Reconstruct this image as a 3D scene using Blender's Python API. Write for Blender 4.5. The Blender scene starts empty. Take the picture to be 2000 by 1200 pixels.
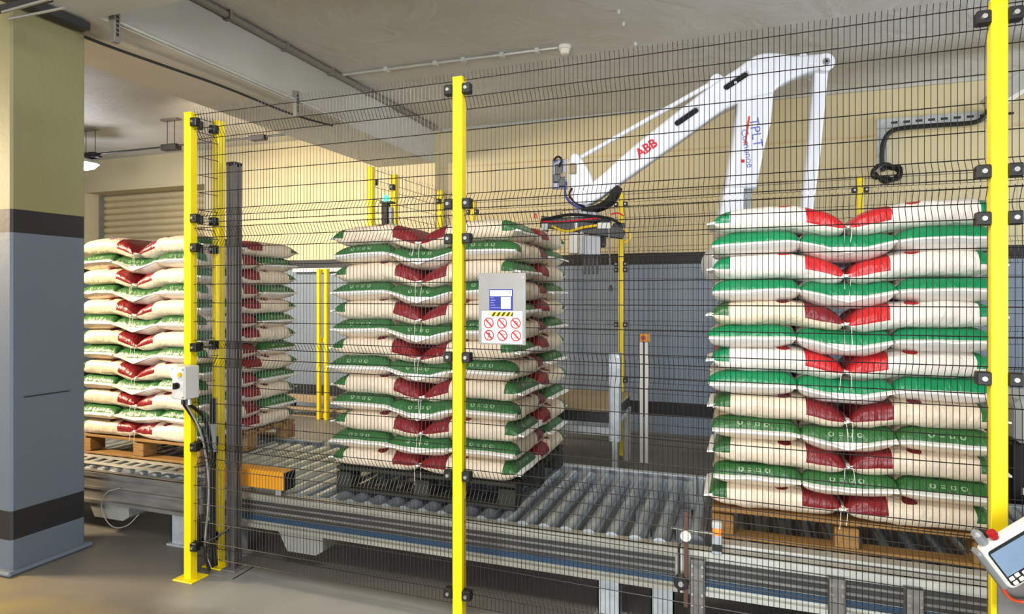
import bpy, bmesh, math, random
from mathutils import Vector, Matrix, Euler, noise
R = math.radians
S = bpy.context.scene
COL = S.collection
rnd = random.Random(7)

# ------------------------------------------------------------------ camera, world, lights, exposure
F_PX, CX, CY, YAW, CAM_Z = 1250.0, 1000.0, 578.0, R(19.8), 1.6
cam = bpy.data.objects.new('camera', bpy.data.cameras.new('camera'))
COL.objects.link(cam)
cam.data.sensor_width = 36.0
cam.data.lens = 36.0 * F_PX / 2000.0
cam.data.shift_y = -22.0 / 2000.0
cam.data.clip_start = 0.05
cam.location = (0, 0, CAM_Z)
cam.rotation_euler = (R(90), 0, YAW)
S.camera = cam

W = bpy.data.worlds.new('hall_air')
S.world = W
W.use_nodes = True
W.node_tree.nodes['Background'].inputs[0].default_value = (0.86, 0.90, 1.0, 1)
W.node_tree.nodes['Background'].inputs[1].default_value = 0.40

def area(name, loc, target, size, power, color, size_y=None, spread=180):
    d = bpy.data.lights.new(name, 'AREA')
    d.energy = power; d.color = color; d.size = size; d.spread = R(spread)
    if size_y:
        d.shape = 'RECTANGLE'; d.size_y = size_y
    o = bpy.data.objects.new(name, d); COL.objects.link(o)
    o.location = loc
    o.rotation_euler = (Vector(target) - Vector(loc)).to_track_quat('-Z', 'Y').to_euler()
    return o
# cool daylight from the hall's open front, hall tubes near the camera, warm lamps in the bay on the left
area('daylight_front', (-0.6, -5.0, 1.3), (-0.2, 5, 2.9), 5.0, 430, (0.90, 0.95, 1.0), 2.0)
area('window_right', (7.0, 5.6, 1.9), (-2.0, 5.2, 3.0), 2.6, 215, (0.82, 0.91, 1.0), 1.6)
area('hall_lamp_near', (-0.6, 0.9, 3.2), (-0.4, 4.6, 1.0), 1.5, 60, (1.0, 0.97, 0.92), 0.4)
area('hall_lamp_bay', (-6.6, 1.7, 2.7), (-4.2, 3.6, 1.2), 0.6, 80, (1.0, 0.78, 0.52), 0.4, 100)
area('hall_lamp_rear', (-6.3, 4.6, 3.1), (-5.0, 7.6, 1.3), 1.2, 75, (1.0, 0.87, 0.67), 0.5, 130)

S.view_settings.view_transform = 'Standard'
S.view_settings.look = 'None'
S.view_settings.gamma = 1.0
S.view_settings.use_curve_mapping = False
S.view_settings.exposure = 0.35

# ------------------------------------------------------------------ helpers
fwd = Vector((-math.sin(YAW), math.cos(YAW), 0)); rgt = Vector((math.cos(YAW), math.sin(YAW), 0))
EYE = Vector((0, 0, CAM_Z))
def ray(px, py):
    return fwd + rgt * ((px - CX) / F_PX) + Vector((0, 0, (CY - py) / F_PX))
def at(px, py, X=None, Y=None, Z=None):
    """measured point of the photograph on the plane X, Y or Z = const"""
    d = ray(px, py)
    k = (Y / d.y) if Y is not None else ((X / d.x) if X is not None else (Z - CAM_Z) / d.z)
    return EYE + d * k

def lin(c):
    return tuple(((x / 12.92) if x <= 0.04045 else ((x + 0.055) / 1.055) ** 2.4) for x in c)

class NT:
    def __init__(s, m):
        m.use_nodes = True
        s.t = m.node_tree; s.n = s.t.nodes; s.b = s.n['Principled BSDF']
    def add(s, typ, **kw):
        n = s.n.new(typ)
        for k, v in kw.items(): setattr(n, k, v)
        return n
    def link(s, a, b): s.t.links.new(a, b)
    def val(s, sock, v):
        if hasattr(v, 'is_output') or isinstance(v, bpy.types.NodeSocket): s.link(v, sock)
        else: sock.default_value = v
    def math(s, op, a, b=0.0, c=0.0):
        n = s.add('ShaderNodeMath', operation=op)
        s.val(n.inputs[0], a); s.val(n.inputs[1], b)
        if op in ('MULTIPLY_ADD', 'COMPARE', 'SMOOTH_MIN'): s.val(n.inputs[2], c)
        return n.outputs[0]
    def mix(s, f, a, b):
        n = s.add('ShaderNodeMix', data_type='RGBA')
        s.val(n.inputs[0], f)
        for sk, v in ((n.inputs[6], a), (n.inputs[7], b)):
            if isinstance(v, tuple): sk.default_value = (*v[:3], 1)
            else: s.link(v, sk)
        return n.outputs[2]
    def noise(s, scale, detail=4.0, vec=None, dist=0.0, rough=0.5):
        n = s.add('ShaderNodeTexNoise')
        n.inputs['Scale'].default_value = scale; n.inputs['Detail'].default_value = detail
        n.inputs['Distortion'].default_value = dist; n.inputs['Roughness'].default_value = rough
        if vec is None:
            vec = s.add('ShaderNodeTexCoord').outputs['Object']
        s.link(vec, n.inputs['Vector'])
        return n.outputs[0]
    def ramp(s, f, a, b):
        n = s.add('ShaderNodeMapRange'); n.clamp = True
        s.val(n.inputs[0], f); n.inputs[1].default_value = a; n.inputs[2].default_value = b
        return n.outputs[0]
    def bump(s, h, strength, dist=0.01):
        n = s.add('ShaderNodeBump'); n.inputs['Strength'].default_value = strength; n.inputs['Distance'].default_value = dist
        s.link(h, n.inputs['Height']); s.link(n.outputs[0], s.b.inputs['Normal'])

def mat(name, rgb, rough=0.5, metal=0.0, vary=0.10, scale=8.0, bump=0.0, bscale=60.0, emit=None, estr=0.0, spec=0.5, stretch=None, srgb=True):
    m = bpy.data.materials.new(name); t = NT(m)
    c = lin(rgb) if srgb else rgb
    vec = None
    if stretch:
        mp = t.add('ShaderNodeMapping'); mp.inputs['Scale'].default_value = stretch
        t.link(t.add('ShaderNodeTexCoord').outputs['Object'], mp.inputs[0]); vec = mp.outputs[0]
    f = t.noise(scale, 5.0, vec)
    f = t.ramp(f, 0.3, 0.7)
    dark = tuple(x * (1 - vary) for x in c); lite = tuple(min(1, x * (1 + vary * 0.6)) for x in c)
    t.link(t.mix(f, dark, lite), t.b.inputs['Base Color'])
    t.b.inputs['Roughness'].default_value = rough
    t.b.inputs['Metallic'].default_value = metal
    t.b.inputs['Specular IOR Level'].default_value = spec
    if bump: t.bump(t.noise(bscale, 4.0, vec), bump)
    if emit:
        t.b.inputs['Emission Color'].default_value = (*lin(emit), 1); t.b.inputs['Emission Strength'].default_value = estr
    return m

M = {}
M['yellow'] = mat('yellow_paint', (0.97, 0.86, 0.04), 0.38, vary=0.04, scale=5)
M['wire'] = mat('black_wire', (0.13, 0.115, 0.11), 0.4, vary=0.1)
M['black'] = mat('black_plastic', (0.09, 0.085, 0.08), 0.4)
M['deepblack'] = mat('black_lining', (0.03, 0.03, 0.035), 0.8)
M['dark'] = mat('dark_steel', (0.20, 0.20, 0.20), 0.5, 0.3)
M['bolt'] = mat('zinc_bolt', (0.85, 0.85, 0.82), 0.25, 0.9)
M['galv'] = mat('galvanised_steel', (0.74, 0.76, 0.77), 0.38, 0.35, vary=0.22, scale=14)
M['railpale'] = mat('dusty_rail_steel', (0.66, 0.65, 0.60), 0.40, 0.3, vary=0.2, scale=7, stretch=(0.5, 3, 3))
M['covergrey'] = mat('dull_grey_cover', (0.58, 0.58, 0.55), 0.5, 0.1)
M['groove'] = mat('dark_rail_groove', (0.21, 0.21, 0.20), 0.5, 0.1, vary=0.3, scale=5, stretch=(0.5, 3, 3))
M['galvdark'] = mat('weathered_galvanised_steel', (0.50, 0.49, 0.47), 0.45, 0.3, vary=0.3, scale=9, stretch=(0.6, 3, 3))
M['galvpale'] = mat('pale_galvanised_steel', (0.80, 0.80, 0.76), 0.42, 0.35, vary=0.12, scale=9)
M['roller'] = mat('roller_zinc', (0.76, 0.80, 0.84), 0.26, 0.75, vary=0.3, scale=10, stretch=(1, 1, 1))
M['alu'] = mat('brushed_aluminium', (0.48, 0.47, 0.46), 0.3, 0.7, vary=0.1, scale=4, stretch=(20, 20, 0.4))
M['white'] = mat('white_robot_paint', (0.93, 0.94, 0.97), 0.33, vary=0.03)
M['whitebox'] = mat('light_grey_plastic', (0.80, 0.80, 0.78), 0.45, vary=0.04)
M['lgrey'] = mat('mid_grey_casting', (0.60, 0.61, 0.62), 0.45, 0.2)
M['orange'] = mat('orange_paint', (0.93, 0.62, 0.08), 0.45, vary=0.06)
M['blue'] = mat('blue_strip', (0.13, 0.24, 0.34), 0.45)
M['red'] = mat('red_plastic', (0.68, 0.07, 0.09), 0.35)
M['redprint'] = mat('red_print', (0.85, 0.12, 0.20), 0.5)
M['blueprint'] = mat('blue_print', (0.45, 0.48, 0.80), 0.5)
M['signblue'] = mat('label_blue', (0.08, 0.13, 0.52), 0.5, vary=0.03)
M['signwhite'] = mat('label_white', (0.93, 0.91, 0.87), 0.5, vary=0.02)
M['signlines'] = mat('label_grey_print', (0.55, 0.57, 0.75), 0.5, vary=0.02)
M['plate'] = mat('sign_plate_aluminium', (0.56, 0.555, 0.54), 0.45, 0.4, vary=0.07, scale=12)
M['wood'] = mat('pallet_wood', (0.58, 0.43, 0.22), 0.75, vary=0.28, scale=6, bump=0.2, stretch=(1, 12, 12))
M['wooddark'] = mat('dark_pallet_wood', (0.17, 0.17, 0.13), 0.7, vary=0.3, scale=6, bump=0.2, stretch=(1, 12, 12))
M['tabletop'] = mat('beige_conveyor_belt', (0.66, 0.58, 0.46), 0.6, vary=0.08)
M['brownrod'] = mat('brown_rod', (0.36, 0.24, 0.18), 0.5)
M['screen'] = mat('screen_glow', (0.45, 0.55, 0.66), 0.2, emit=(0.66, 0.74, 0.80), estr=0.22, vary=0.12, scale=20)
M['led_white'] = mat('lamp_white', (0.95, 0.93, 1.0), 0.3, emit=(0.93, 0.92, 1.0), estr=9)
M['led_small'] = mat('button_white_light', (0.95, 0.93, 1.0), 0.3, emit=(0.95, 0.92, 1.0), estr=3)
M['led_green'] = mat('beacon_green', (0.2, 0.95, 0.6), 0.3, emit=(0.25, 1.0, 0.65), estr=2.5)
M['led_orange'] = mat('sensor_orange', (1.0, 0.4, 0.1), 0.3, emit=(1.0, 0.35, 0.08), estr=2.5)
M['cable_orange'] = mat('orange_cable_sheath', (0.88, 0.30, 0.14), 0.4)
M['cable_yellow'] = mat('yellow_hose', (0.88, 0.72, 0.10), 0.4)
M['cable_grey'] = mat('grey_cable_sheath', (0.60, 0.60, 0.58), 0.5)
M['thread'] = mat('white_thread', (0.93, 0.91, 0.88), 0.8)
M['hem'] = mat('white_sack_hem', (0.95, 0.94, 0.92), 0.5, vary=0.05)
M['shutter'] = mat('cream_shutter_paint', (0.84, 0.77, 0.60), 0.3, vary=0.05)
M['beige'] = mat('cream_plaster', (0.80, 0.72, 0.55), 0.8, vary=0.06, scale=2, bump=0.12, bscale=25)
M['beam'] = mat('grey_white_plaster', (0.74, 0.73, 0.69), 0.75, vary=0.06, scale=2, bump=0.12, bscale=18)
M['conduit'] = mat('grey_conduit', (0.52, 0.50, 0.46), 0.5)
M['clear'] = mat('violet_tinted_valve_cover', (0.42, 0.45, 0.58), 0.3, vary=0.2, scale=30)

def wall_paint(name, upper, low=1.0):
    m = bpy.data.materials.new(name); t = NT(m)
    g = t.add('ShaderNodeNewGeometry')
    sx = t.add('ShaderNodeSeparateXYZ'); t.link(g.outputs['Position'], sx.inputs[0])
    n = t.noise(1.6, 6.0, g.outputs['Position']); n2 = t.noise(30.0, 4.0, g.outputs['Position'])
    z = t.math('ADD', sx.outputs[2], t.math('MULTIPLY', t.math('SUBTRACT', n, 0.5), 0.02))
    up = t.mix(n, tuple(x * 0.94 for x in lin(upper)), tuple(x * 1.04 for x in lin(upper)))
    blue = t.mix(n, lin((0.46 * low, 0.51 * low, 0.57 * low)), lin((0.51 * low, 0.56 * low, 0.62 * low)))
    blk = lin((0.13, 0.13, 0.14))
    c = t.mix(t.math('GREATER_THAN', z, 0.20), blue, blk)
    c = t.mix(t.math('GREATER_THAN', z, 0.365), c, blue)
    c = t.mix(t.math('GREATER_THAN', z, 1.965), c, blk)
    c = t.mix(t.math('GREATER_THAN', z, 2.10), c, up)
    t.link(c, t.b.inputs['Base Color']); t.b.inputs['Roughness'].default_value = 0.62
    t.bump(n2, 0.12)
    return m
M['wall'] = wall_paint('banded_wall_paint', (0.81, 0.755, 0.60))
M['pillar'] = wall_paint('shade_darkened_banded_paint', (0.52, 0.50, 0.35), 0.78)  # darker, more olive than the wall: the pillar's shade is put into the colour

def ceiling_mat():
    m = bpy.data.materials.new('rough_ceiling_plaster'); t = NT(m)
    n = t.noise(0.9, 6.0, dist=0.6); n2 = t.noise(3.5, 6.0, dist=1.2)
    t.link(t.mix(t.ramp(n, 0.3, 0.7), lin((0.78, 0.76, 0.72)), lin((0.85, 0.84, 0.82))), t.b.inputs['Base Color'])
    t.b.inputs['Roughness'].default_value = 0.6
    t.bump(n2, 0.35, 0.05)
    return m
M['ceiling'] = ceiling_mat()

def floor_mat():
    m = bpy.data.materials.new('worn_concrete_floor'); t = NT(m)
    g = t.add('ShaderNodeNewGeometry'); P = g.outputs['Position']
    sx = t.add('ShaderNodeSeparateXYZ'); t.link(P, sx.inputs[0])
    n = t.noise(1.3, 7.0, P, 0.4); n2 = t.noise(7.0, 6.0, P); n3 = t.noise(2.2, 5.0, P, 1.0)
    c = t.mix(t.ramp(n, 0.3, 0.7), lin((0.38, 0.37, 0.34)), lin((0.49, 0.47, 0.44)))
    # worn pale paint strip under the fence
    yj = t.math('ADD', sx.outputs[1], t.math('MULTIPLY', t.math('SUBTRACT', n, 0.5), 0.22))
    strip = t.math('MULTIPLY', t.ramp(yj, 2.42, 2.56), t.ramp(yj, 3.02, 2.94))
    strip = t.math('MULTIPLY', strip, t.ramp(sx.outputs[0], -3.0, -2.7))
    c = t.mix(t.math('MULTIPLY', strip, t.math('MULTIPLY_ADD', n, 0.6, 0.30)), c, lin((0.66, 0.67, 0.66)))
    # worn yellow lane paint in front of the pillar
    yl = t.math('ADD', t.math('ADD', sx.outputs[1], t.math('MULTIPLY', t.math('SUBTRACT', n3, 0.5), 0.55)), t.math('MULTIPLY', sx.outputs[0], 0.16))
    lane = t.math('MULTIPLY', t.ramp(yl, 2.0, 1.6), t.ramp(sx.outputs[0], -1.7, -2.6))
    c = t.mix(t.math('MULTIPLY', lane, t.math('MULTIPLY', t.ramp(n3, 0.30, 0.62), 0.85)), c, lin((0.70, 0.60, 0.30)))
    t.link(c, t.b.inputs['Base Color'])
    t.b.inputs['Roughness'].default_value = 0.5
    t.bump(n2, 0.08)
    return m
M['floor'] = floor_mat()

def bag_mat(name, green, red, icons, cream):
    """printed woven sack: attribute bagco = (metres from the green end, metres across, -1 underside .. 1 top)"""
    m = bpy.data.materials.new(name); t = NT(m)
    a = t.add('ShaderNodeAttribute', attribute_name='bagco')
    sx = t.add('ShaderNodeSeparateXYZ'); t.link(a.outputs['Vector'], sx.inputs[0])
    x, y, z = sx.outputs
    tc = t.add('ShaderNodeTexCoord').outputs['Object']
    n = t.noise(5.0, 4.0, tc)
    cv = t.add('ShaderNodeCombineXYZ'); t.link(x, cv.inputs[0]); t.link(y, cv.inputs[1]); t.link(t.math('MULTIPLY', z, 0.025), cv.inputs[2])
    ow = t.add('ShaderNodeObjectInfo').outputs['Random']
    av = t.add('ShaderNodeVectorMath', operation='ADD'); t.link(cv.outputs[0], av.inputs[0]); t.link(ow, av.inputs[1])
    w = t.noise(24.0, 3.0, av.outputs[0], 0.6)
    c = t.mix(n, tuple(v * 0.93 for v in lin(cream)), lin(cream))
    top = t.math('GREATER_THAN', z, -0.12)
    gm = t.math('MULTIPLY', t.math('LESS_THAN', x, 0.082), top)
    rm = t.math('MULTIPLY', t.math('MULTIPLY', t.math('GREATER_THAN', x, 0.415), t.math('GREATER_THAN', z, -0.22)), t.math('LESS_THAN', z, 2))
    c = t.mix(gm, c, t.mix(n, tuple(v * 0.85 for v in lin(green)), lin(green)))
    c = t.mix(rm, c, t.mix(n, tuple(v * 0.85 for v in lin(red)), lin(red)))
    wm = t.math('MULTIPLY', t.math('LESS_THAN', x, 0.010), t.math('LESS_THAN', z, -0.12))
    c = t.mix(wm, c, lin((0.96, 0.95, 0.93)))
    # little oval mark on the long edge
    ex = t.math('POWER', t.math('DIVIDE', t.math('SUBTRACT', x, 0.325), 0.030), 2.0)
    ez = t.math('POWER', t.math('DIVIDE', t.math('SUBTRACT', z, 0.86), 0.14), 2.0)
    c = t.mix(t.math('LESS_THAN', t.math('ADD', ex, ez), 1.0), c, tuple(v * 0.8 for v in lin(red)))
    if icons:
        zz = t.math('MULTIPLY', x, 1.9)
        for yc, kind in ((-0.050, 'ring'), (-0.010, 'box'), (0.028, 'bar'), (0.068, 'ring')):
            dy = t.math('ABSOLUTE', t.math('SUBTRACT', y, yc)); dz = t.math('ABSOLUTE', t.math('SUBTRACT', zz, 0.030))
            if kind == 'ring':
                r = t.math('SQRT', t.math('ADD', t.math('MULTIPLY', dy, dy), t.math('MULTIPLY', dz, dz)))
                k = t.math('LESS_THAN', t.math('ABSOLUTE', t.math('SUBTRACT', r, 0.0095)), 0.0030)
            elif kind == 'bar':
                k = t.math('MULTIPLY', t.math('LESS_THAN', dy, 0.009), t.math('LESS_THAN', t.math('ABSOLUTE', t.math('SUBTRACT', dz, 0.005)), 0.002))
            else:
                q = t.math('MAXIMUM', dy, dz)
                k = t.math('LESS_THAN', t.math('ABSOLUTE', t.math('SUBTRACT', q, 0.0075)), 0.0022)
            k = t.math('MULTIPLY', k, t.math('GREATER_THAN', z, 0.0))
            c = t.mix(t.math('MULTIPLY', k, 0.6), c, lin((0.72, 0.80, 0.66)))
    t.link(c, t.b.inputs['Base Color'])
    t.b.inputs['Roughness'].default_value = 0.36
    t.bump(w, 0.7, 0.016)
    return m
M['bag_dark'] = bag_mat('printed_sack_dark_green_dark_red', (0.18, 0.41, 0.20), (0.52, 0.09, 0.12), True, (0.92, 0.85, 0.75))
M['bag_bright'] = bag_mat('printed_sack_emerald_bright_red', (0.0, 0.54, 0.33), (0.83, 0.14, 0.16), False, (0.94, 0.91, 0.87))

# ---- object helpers
def tag(o, label=None, cat=None, group=None, kind=None):
    for k, v in (('label', label), ('category', cat), ('group', group), ('kind', kind)):
        if v: o[k] = v
    return o
def thing(name, loc, label, cat, group=None, rotz=0.0):
    o = bpy.data.objects.new(name, None); COL.objects.link(o)
    o.location = loc; o.rotation_euler = (0, 0, rotz); o.empty_display_size = 0.1
    return tag(o, label, cat, group)
def link_mesh(name, me, parent=None):
    o = bpy.data.objects.new(name, me); COL.objects.link(o)
    o.parent = parent
    return o
def inst(name, me, parent, loc=(0, 0, 0), rot=(0, 0, 0)):
    o = link_mesh(name, me, parent); o.location = loc; o.rotation_euler = rot
    return o

class MB:
    """collects shapes in one mesh; coordinates are the parent's local ones, or world ones with world=True"""
    def __init__(s): s.v = []; s.f = []
    def box(s, lo, hi, m=None):
        x0, y0, z0 = lo; x1, y1, z1 = hi
        b = len(s.v)
        for p in ((x0,y0,z0),(x1,y0,z0),(x1,y1,z0),(x0,y1,z0),(x0,y0,z1),(x1,y0,z1),(x1,y1,z1),(x0,y1,z1)):
            s.v.append((m @ Vector(p)) if m else Vector(p))
        s.f += [tuple(b + i for i in q) for q in ((0,3,2,1),(4,5,6,7),(0,1,5,4),(1,2,6,5),(2,3,7,6),(3,0,4,7))]
        return s
    def bar(s, a, b, w, d=None, up=(0, 0, 1)):
        a, b = Vector(a), Vector(b); d = d or w
        t = (b - a); L = t.length; t.normalize()
        u = Vector(up)
        if abs(t.dot(u)) > 0.98: u = Vector((0, 1, 0))
        sx = t.cross(u).normalized(); sy = sx.cross(t).normalized()
        m = Matrix((( t.x, sx.x, sy.x, a.x), (t.y, sx.y, sy.y, a.y), (t.z, sx.z, sy.z, a.z), (0, 0, 0, 1)))
        return s.box((0, -w / 2, -d / 2), (L, w / 2, d / 2), m)
    def tube(s, pts, r, n=8, caps=True):
        pts = [Vector(p) for p in pts]
        prev = None; rings = []
        for i, p in enumerate(pts):
            t = (pts[min(i + 1, len(pts) - 1)] - pts[max(i - 1, 0)])
            t = t.normalized() if t.length > 1e-9 else Vector((0, 0, 1))
            if prev is None:
                u = Vector((0, 0, 1)) if abs(t.z) < 0.9 else Vector((0, 1, 0))
                x = t.cross(u).normalized()
            else:
                x = (prev - t * prev.dot(t)).normalized()
            prev = x; y = t.cross(x)
            rr = r[i] if isinstance(r, (list, tuple)) else r
            rings.append(len(s.v))
            for k in range(n):
                a = 2 * math.pi * k / n
                s.v.append(p + x * (rr * math.cos(a)) + y * (rr * math.sin(a)))
        for a, b in zip(rings, rings[1:]):
            for k in range(n):
                s.f.append((a + k, a + (k + 1) % n, b + (k + 1) % n, b + k))
        if caps:
            s.f.append(tuple(rings[0] + k for k in reversed(range(n)))); s.f.append(tuple(rings[-1] + k for k in range(n)))
        return s
    def cyl(s, a, b, r, n=20): return s.tube([a, b], r, n)
    def poly(s, pts, off):
        """prism of a planar outline pts (3D), thickness vector off"""
        b = len(s.v); n = len(pts); off = Vector(off)
        s.v += [Vector(p) for p in pts] + [Vector(p) + off for p in pts]
        s.f.append(tuple(b + i for i in range(n))); s.f.append(tuple(b + n + i for i in reversed(range(n))))
        for i in range(n):
            j = (i + 1) % n
            s.f.append((b + j, b + i, b + n + i, b + n + j))
        return s
    def mesh(s, name, m, bevel=0.0, smooth=False, org=None):
        me = bpy.data.meshes.new(name)
        o = Vector(org) if org is not None else Vector((0, 0, 0))
        me.from_pydata([tuple(v - o) for v in s.v], [], s.f)
        bm = bmesh.new(); bm.from_mesh(me)
        bmesh.ops.recalc_face_normals(bm, faces=bm.faces[:])
        if bevel:
            ed = [e for e in bm.edges if len(e.link_faces) == 2 and e.calc_face_angle(0) > R(50)]
            bmesh.ops.bevel(bm, geom=ed, offset=bevel, segments=1, affect='EDGES', clamp_overlap=True)
        bm.to_mesh(me); bm.free()
        me.materials.append(M[m] if isinstance(m, str) else m)
        if smooth:
            for p in me.polygons: p.use_smooth = True
            me.set_sharp_from_angle(angle=R(40))
        return me
    def build(s, name, m, parent=None, bevel=0.0, smooth=False, world=True):
        org = parent.matrix_world.translation if False else None
        if parent is not None and world:
            p = Vector((0, 0, 0)); q = parent
            while q is not None: p += q.location; q = q.parent
            org = p
        return link_mesh(name, s.mesh(name, m, bevel, smooth, org), parent)

def chaikin(p, k=1, closed=True):
    for _ in range(k):
        q = []
        n = len(p)
        for i in range(n if closed else n - 1):
            a, b = Vector(p[i]), Vector(p[(i + 1) % n])
            q += [a * 0.75 + b * 0.25, a * 0.25 + b * 0.75]
        if not closed: q = [Vector(p[0])] + q + [Vector(p[-1])]
        p = q
    return p
def smooth_path(p, k=2): return chaikin([Vector(v) for v in p], k, False)

def outline_mesh(name, loops, y0, y1, m, bevel=0.006):
    """plate in the local XZ plane between y0 and y1; further loops are holes"""
    cu = bpy.data.curves.new(name, 'CURVE'); cu.dimensions = '2D'; cu.fill_mode = 'BOTH'
    cu.extrude = max(1e-4, abs(y1 - y0) / 2 - bevel); cu.bevel_depth = bevel; cu.bevel_resolution = 1; cu.offset = -bevel
    for lp in loops:
        sp = cu.splines.new('POLY'); sp.points.add(len(lp) - 1); sp.use_cyclic_u = True
        for i, p in enumerate(lp): sp.points[i].co = (p[0], p[1], 0, 1)
    o = bpy.data.objects.new(name, cu)
    me = bpy.data.meshes.new_from_object(o)
    bpy.data.objects.remove(o); bpy.data.curves.remove(cu)
    me.name = name
    me.transform(Matrix.Translation((0, (y0 + y1) / 2, 0)) @ Matrix.Rotation(R(90), 4, 'X'))
    me.materials.clear(); me.materials.append(M[m])
    return me
def text_mesh(s, size, m, thick=0.0008, align='CENTER', bold=0.0):
    cu = bpy.data.curves.new('lettering', 'FONT'); cu.body = s; cu.size = size; cu.extrude = thick
    cu.align_x = align; cu.align_y = 'CENTER'; cu.resolution_u = 3; cu.offset = bold * size
    o = bpy.data.objects.new('lettering', cu)
    me = bpy.data.meshes.new_from_object(o)
    bpy.data.objects.remove(o); bpy.data.curves.remove(cu)
    me.materials.clear(); me.materials.append(M[m])
    return me

# ------------------------------------------------------------------ the setting
YW, YWR, ZC = 7.43, 7.60, 3.78
def struct(o): o['kind'] = 'structure'; return o
struct(MB().box((-16, -7, -0.12), (9, 13, 0)).build('floor', 'floor'))
struct(MB().box((-16, -7, ZC), (9, 13, ZC + 0.15)).build('ceiling', 'ceiling'))
SX0, SX1, SZ = -10.05, -7.55, 3.27
w = MB()
w.box((-16, YW, 0), (SX0, YW + 0.37, ZC)); w.box((SX1, YW, 0), (-3.73, YW + 0.37, ZC)); w.box((-3.74, YWR, 0), (9, YW + 0.37, ZC)); w.box((SX0, YW, SZ), (SX1, YW + 0.37, ZC))
struct(w.build('wall_back', 'wall'))
struct(MB().box((-16.2, -7, 0), (-16, 13, ZC)).build('wall_left', 'wall'))
struct(MB().box((7.4, -1, 0), (7.6, 13, ZC)).build('wall_right', 'wall'))
# roller shutter in its recess
door = bpy.data.objects.new('door_1', None); COL.objects.link(door); door.location = (SX0, YW + 0.30, 0); struct(door)
sl = MB(); pr = [(0.01, 0), (-0.004, 0.008), (-0.030, 0.022), (-0.044, 0.045), (-0.040, 0.072), (-0.022, 0.092), (0.0, 0.100), (0.012, 0.104), (0.018, 0.104), (0.018, 0)]
sl.poly([(0, a, b) for a, b in pr], (SX1 - SX0, 0, 0))
sme = sl.mesh('shutter_slat', 'shutter')
for k in range(31): inst('shutter_slat', sme, door, (0, 0.04, 0.01 + k * 0.105))
for xx in (SX0, SX1 - 0.05): MB().box((xx, YW + 0.24, 0), (xx + 0.05, YW + 0.36, SZ)).build('guide_channel', 'conduit', door)
# beams and pillar
BX0, BX1, BZ = -4.58, -3.73, 3.315
struct(MB().box((BX0, 2.85, BZ), (BX1, YW, ZC)).build('trim_1', 'beam'))
struct(MB().box((-16, 2.45, BZ), (9, 2.85, ZC)).build('trim_2', 'beam'))
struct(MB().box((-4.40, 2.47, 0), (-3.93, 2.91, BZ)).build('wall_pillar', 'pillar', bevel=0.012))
q0, q1 = at(46, 776, X=-3.93), at(135, 764, X=-3.93)
MB().box((-3.932, q0.y, q0.z - 0.003), (-3.926, q1.y, q0.z + 0.003)).build('plaster_crack', 'dark', bpy.data.objects['wall_pillar'])
q0, q1 = at(455, 1132, Z=0), at(497, 1107, Z=0)
MB().bar(q0 + Vector((0, 0, 0.0005)), q1 + Vector((0, 0, 0.0005)), 0.008, 0.002).build('floor_joint', 'dark', bpy.data.objects['floor'])
pl = MB(); pl.poly([(-4.44, 2.435, 0), (-3.895, 2.435, 0), (-3.895, 2.945, 0), (-4.44, 2.945, 0)], (0, 0, 0.03))
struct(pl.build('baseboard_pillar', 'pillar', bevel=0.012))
struct(MB().box((-3.73, YWR - 0.03, ZC - 0.03), (9, YWR, ZC)).build('trim_3', 'beam'))

struct(MB().box((-3.73, YWR - 0.012, 3.27), (9, YWR, 3.29)).build('trim_4', 'beige'))
za_ = at(640, 524, Y=7.4).z
struct(MB().box((at(575, 520, Y=7.4).x, YW - 0.07, za_ - 0.05), (at(715, 520, Y=7.4).x, YW, za_)).build('trim_5', 'signwhite'))
# ------------------------------------------------------------------ fence
post_xy = {'left': (-2.938, 2.791), 'return': (-2.925, 2.985), 'middle': (-1.265, 2.775), 'right': (0.842, 2.69)}
CL = [2.575, 2.035, 1.87, 1.31, 0.75, 0.19]
HP = 2.635
def post_mesh():
    m = MB().box((-0.025, -0.025, 0.0), (0.025, 0.025, HP - 0.01)).box((-0.026, -0.026, HP - 0.012), (0.026, 0.026, HP))
    return m.mesh('post_tube', 'yellow', 0.003)
PM = post_mesh()
b = MB().box((-0.07, -0.06, 0), (0.07, 0.06, 0.008)); BASEM = b.mesh('base_plate', 'yellow', 0.002)
cm = MB().box((-0.022, -0.02, -0.024), (0.022, 0.02, 0.024)); CLIPM = cm.mesh('clip', 'black', 0.004)
bm_ = MB().cyl((0, 0, 0), (0, -0.008, 0), 0.0085, 10); BOLTM = bm_.mesh('bolt', 'bolt', 0, True)
def fence_post(xy, label, sides=((-1, 0), (1, 0)), levels=CL, yaw=0.0, base=True):
    t = thing('fence_post', (xy[0], xy[1], 0), label, 'post', 'yellow fence posts', yaw)
    inst('post_tube', PM, t)
    if base: inst('base_plate', BASEM, t)
    for z in levels:
        for sx, sy in sides:
            c = inst('clip', CLIPM, t, (sx * 0.046 + (0 if sx else 0.008), sy * 0.046 - (0.012 if sx else 0), z))
            inst('bolt', BOLTM, c, (0, -0.02, 0))
    return t
fence_post(post_xy['left'], 'yellow fence post nearest the banded pillar, grey switch box mounted on it', ((1, 0), (0, 1)), yaw=R(0))
fence_post(post_xy['return'], 'yellow fence post just behind the one with the switch box, beside the aluminium column', ((0, -1),))
fence_post(post_xy['middle'], 'yellow fence post in front of the middle sack stack, left of the warning signs')
fence_post(post_xy['right'], 'yellow fence post nearest the camera, in front of the right sack stack', yaw=R(-2))

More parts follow.
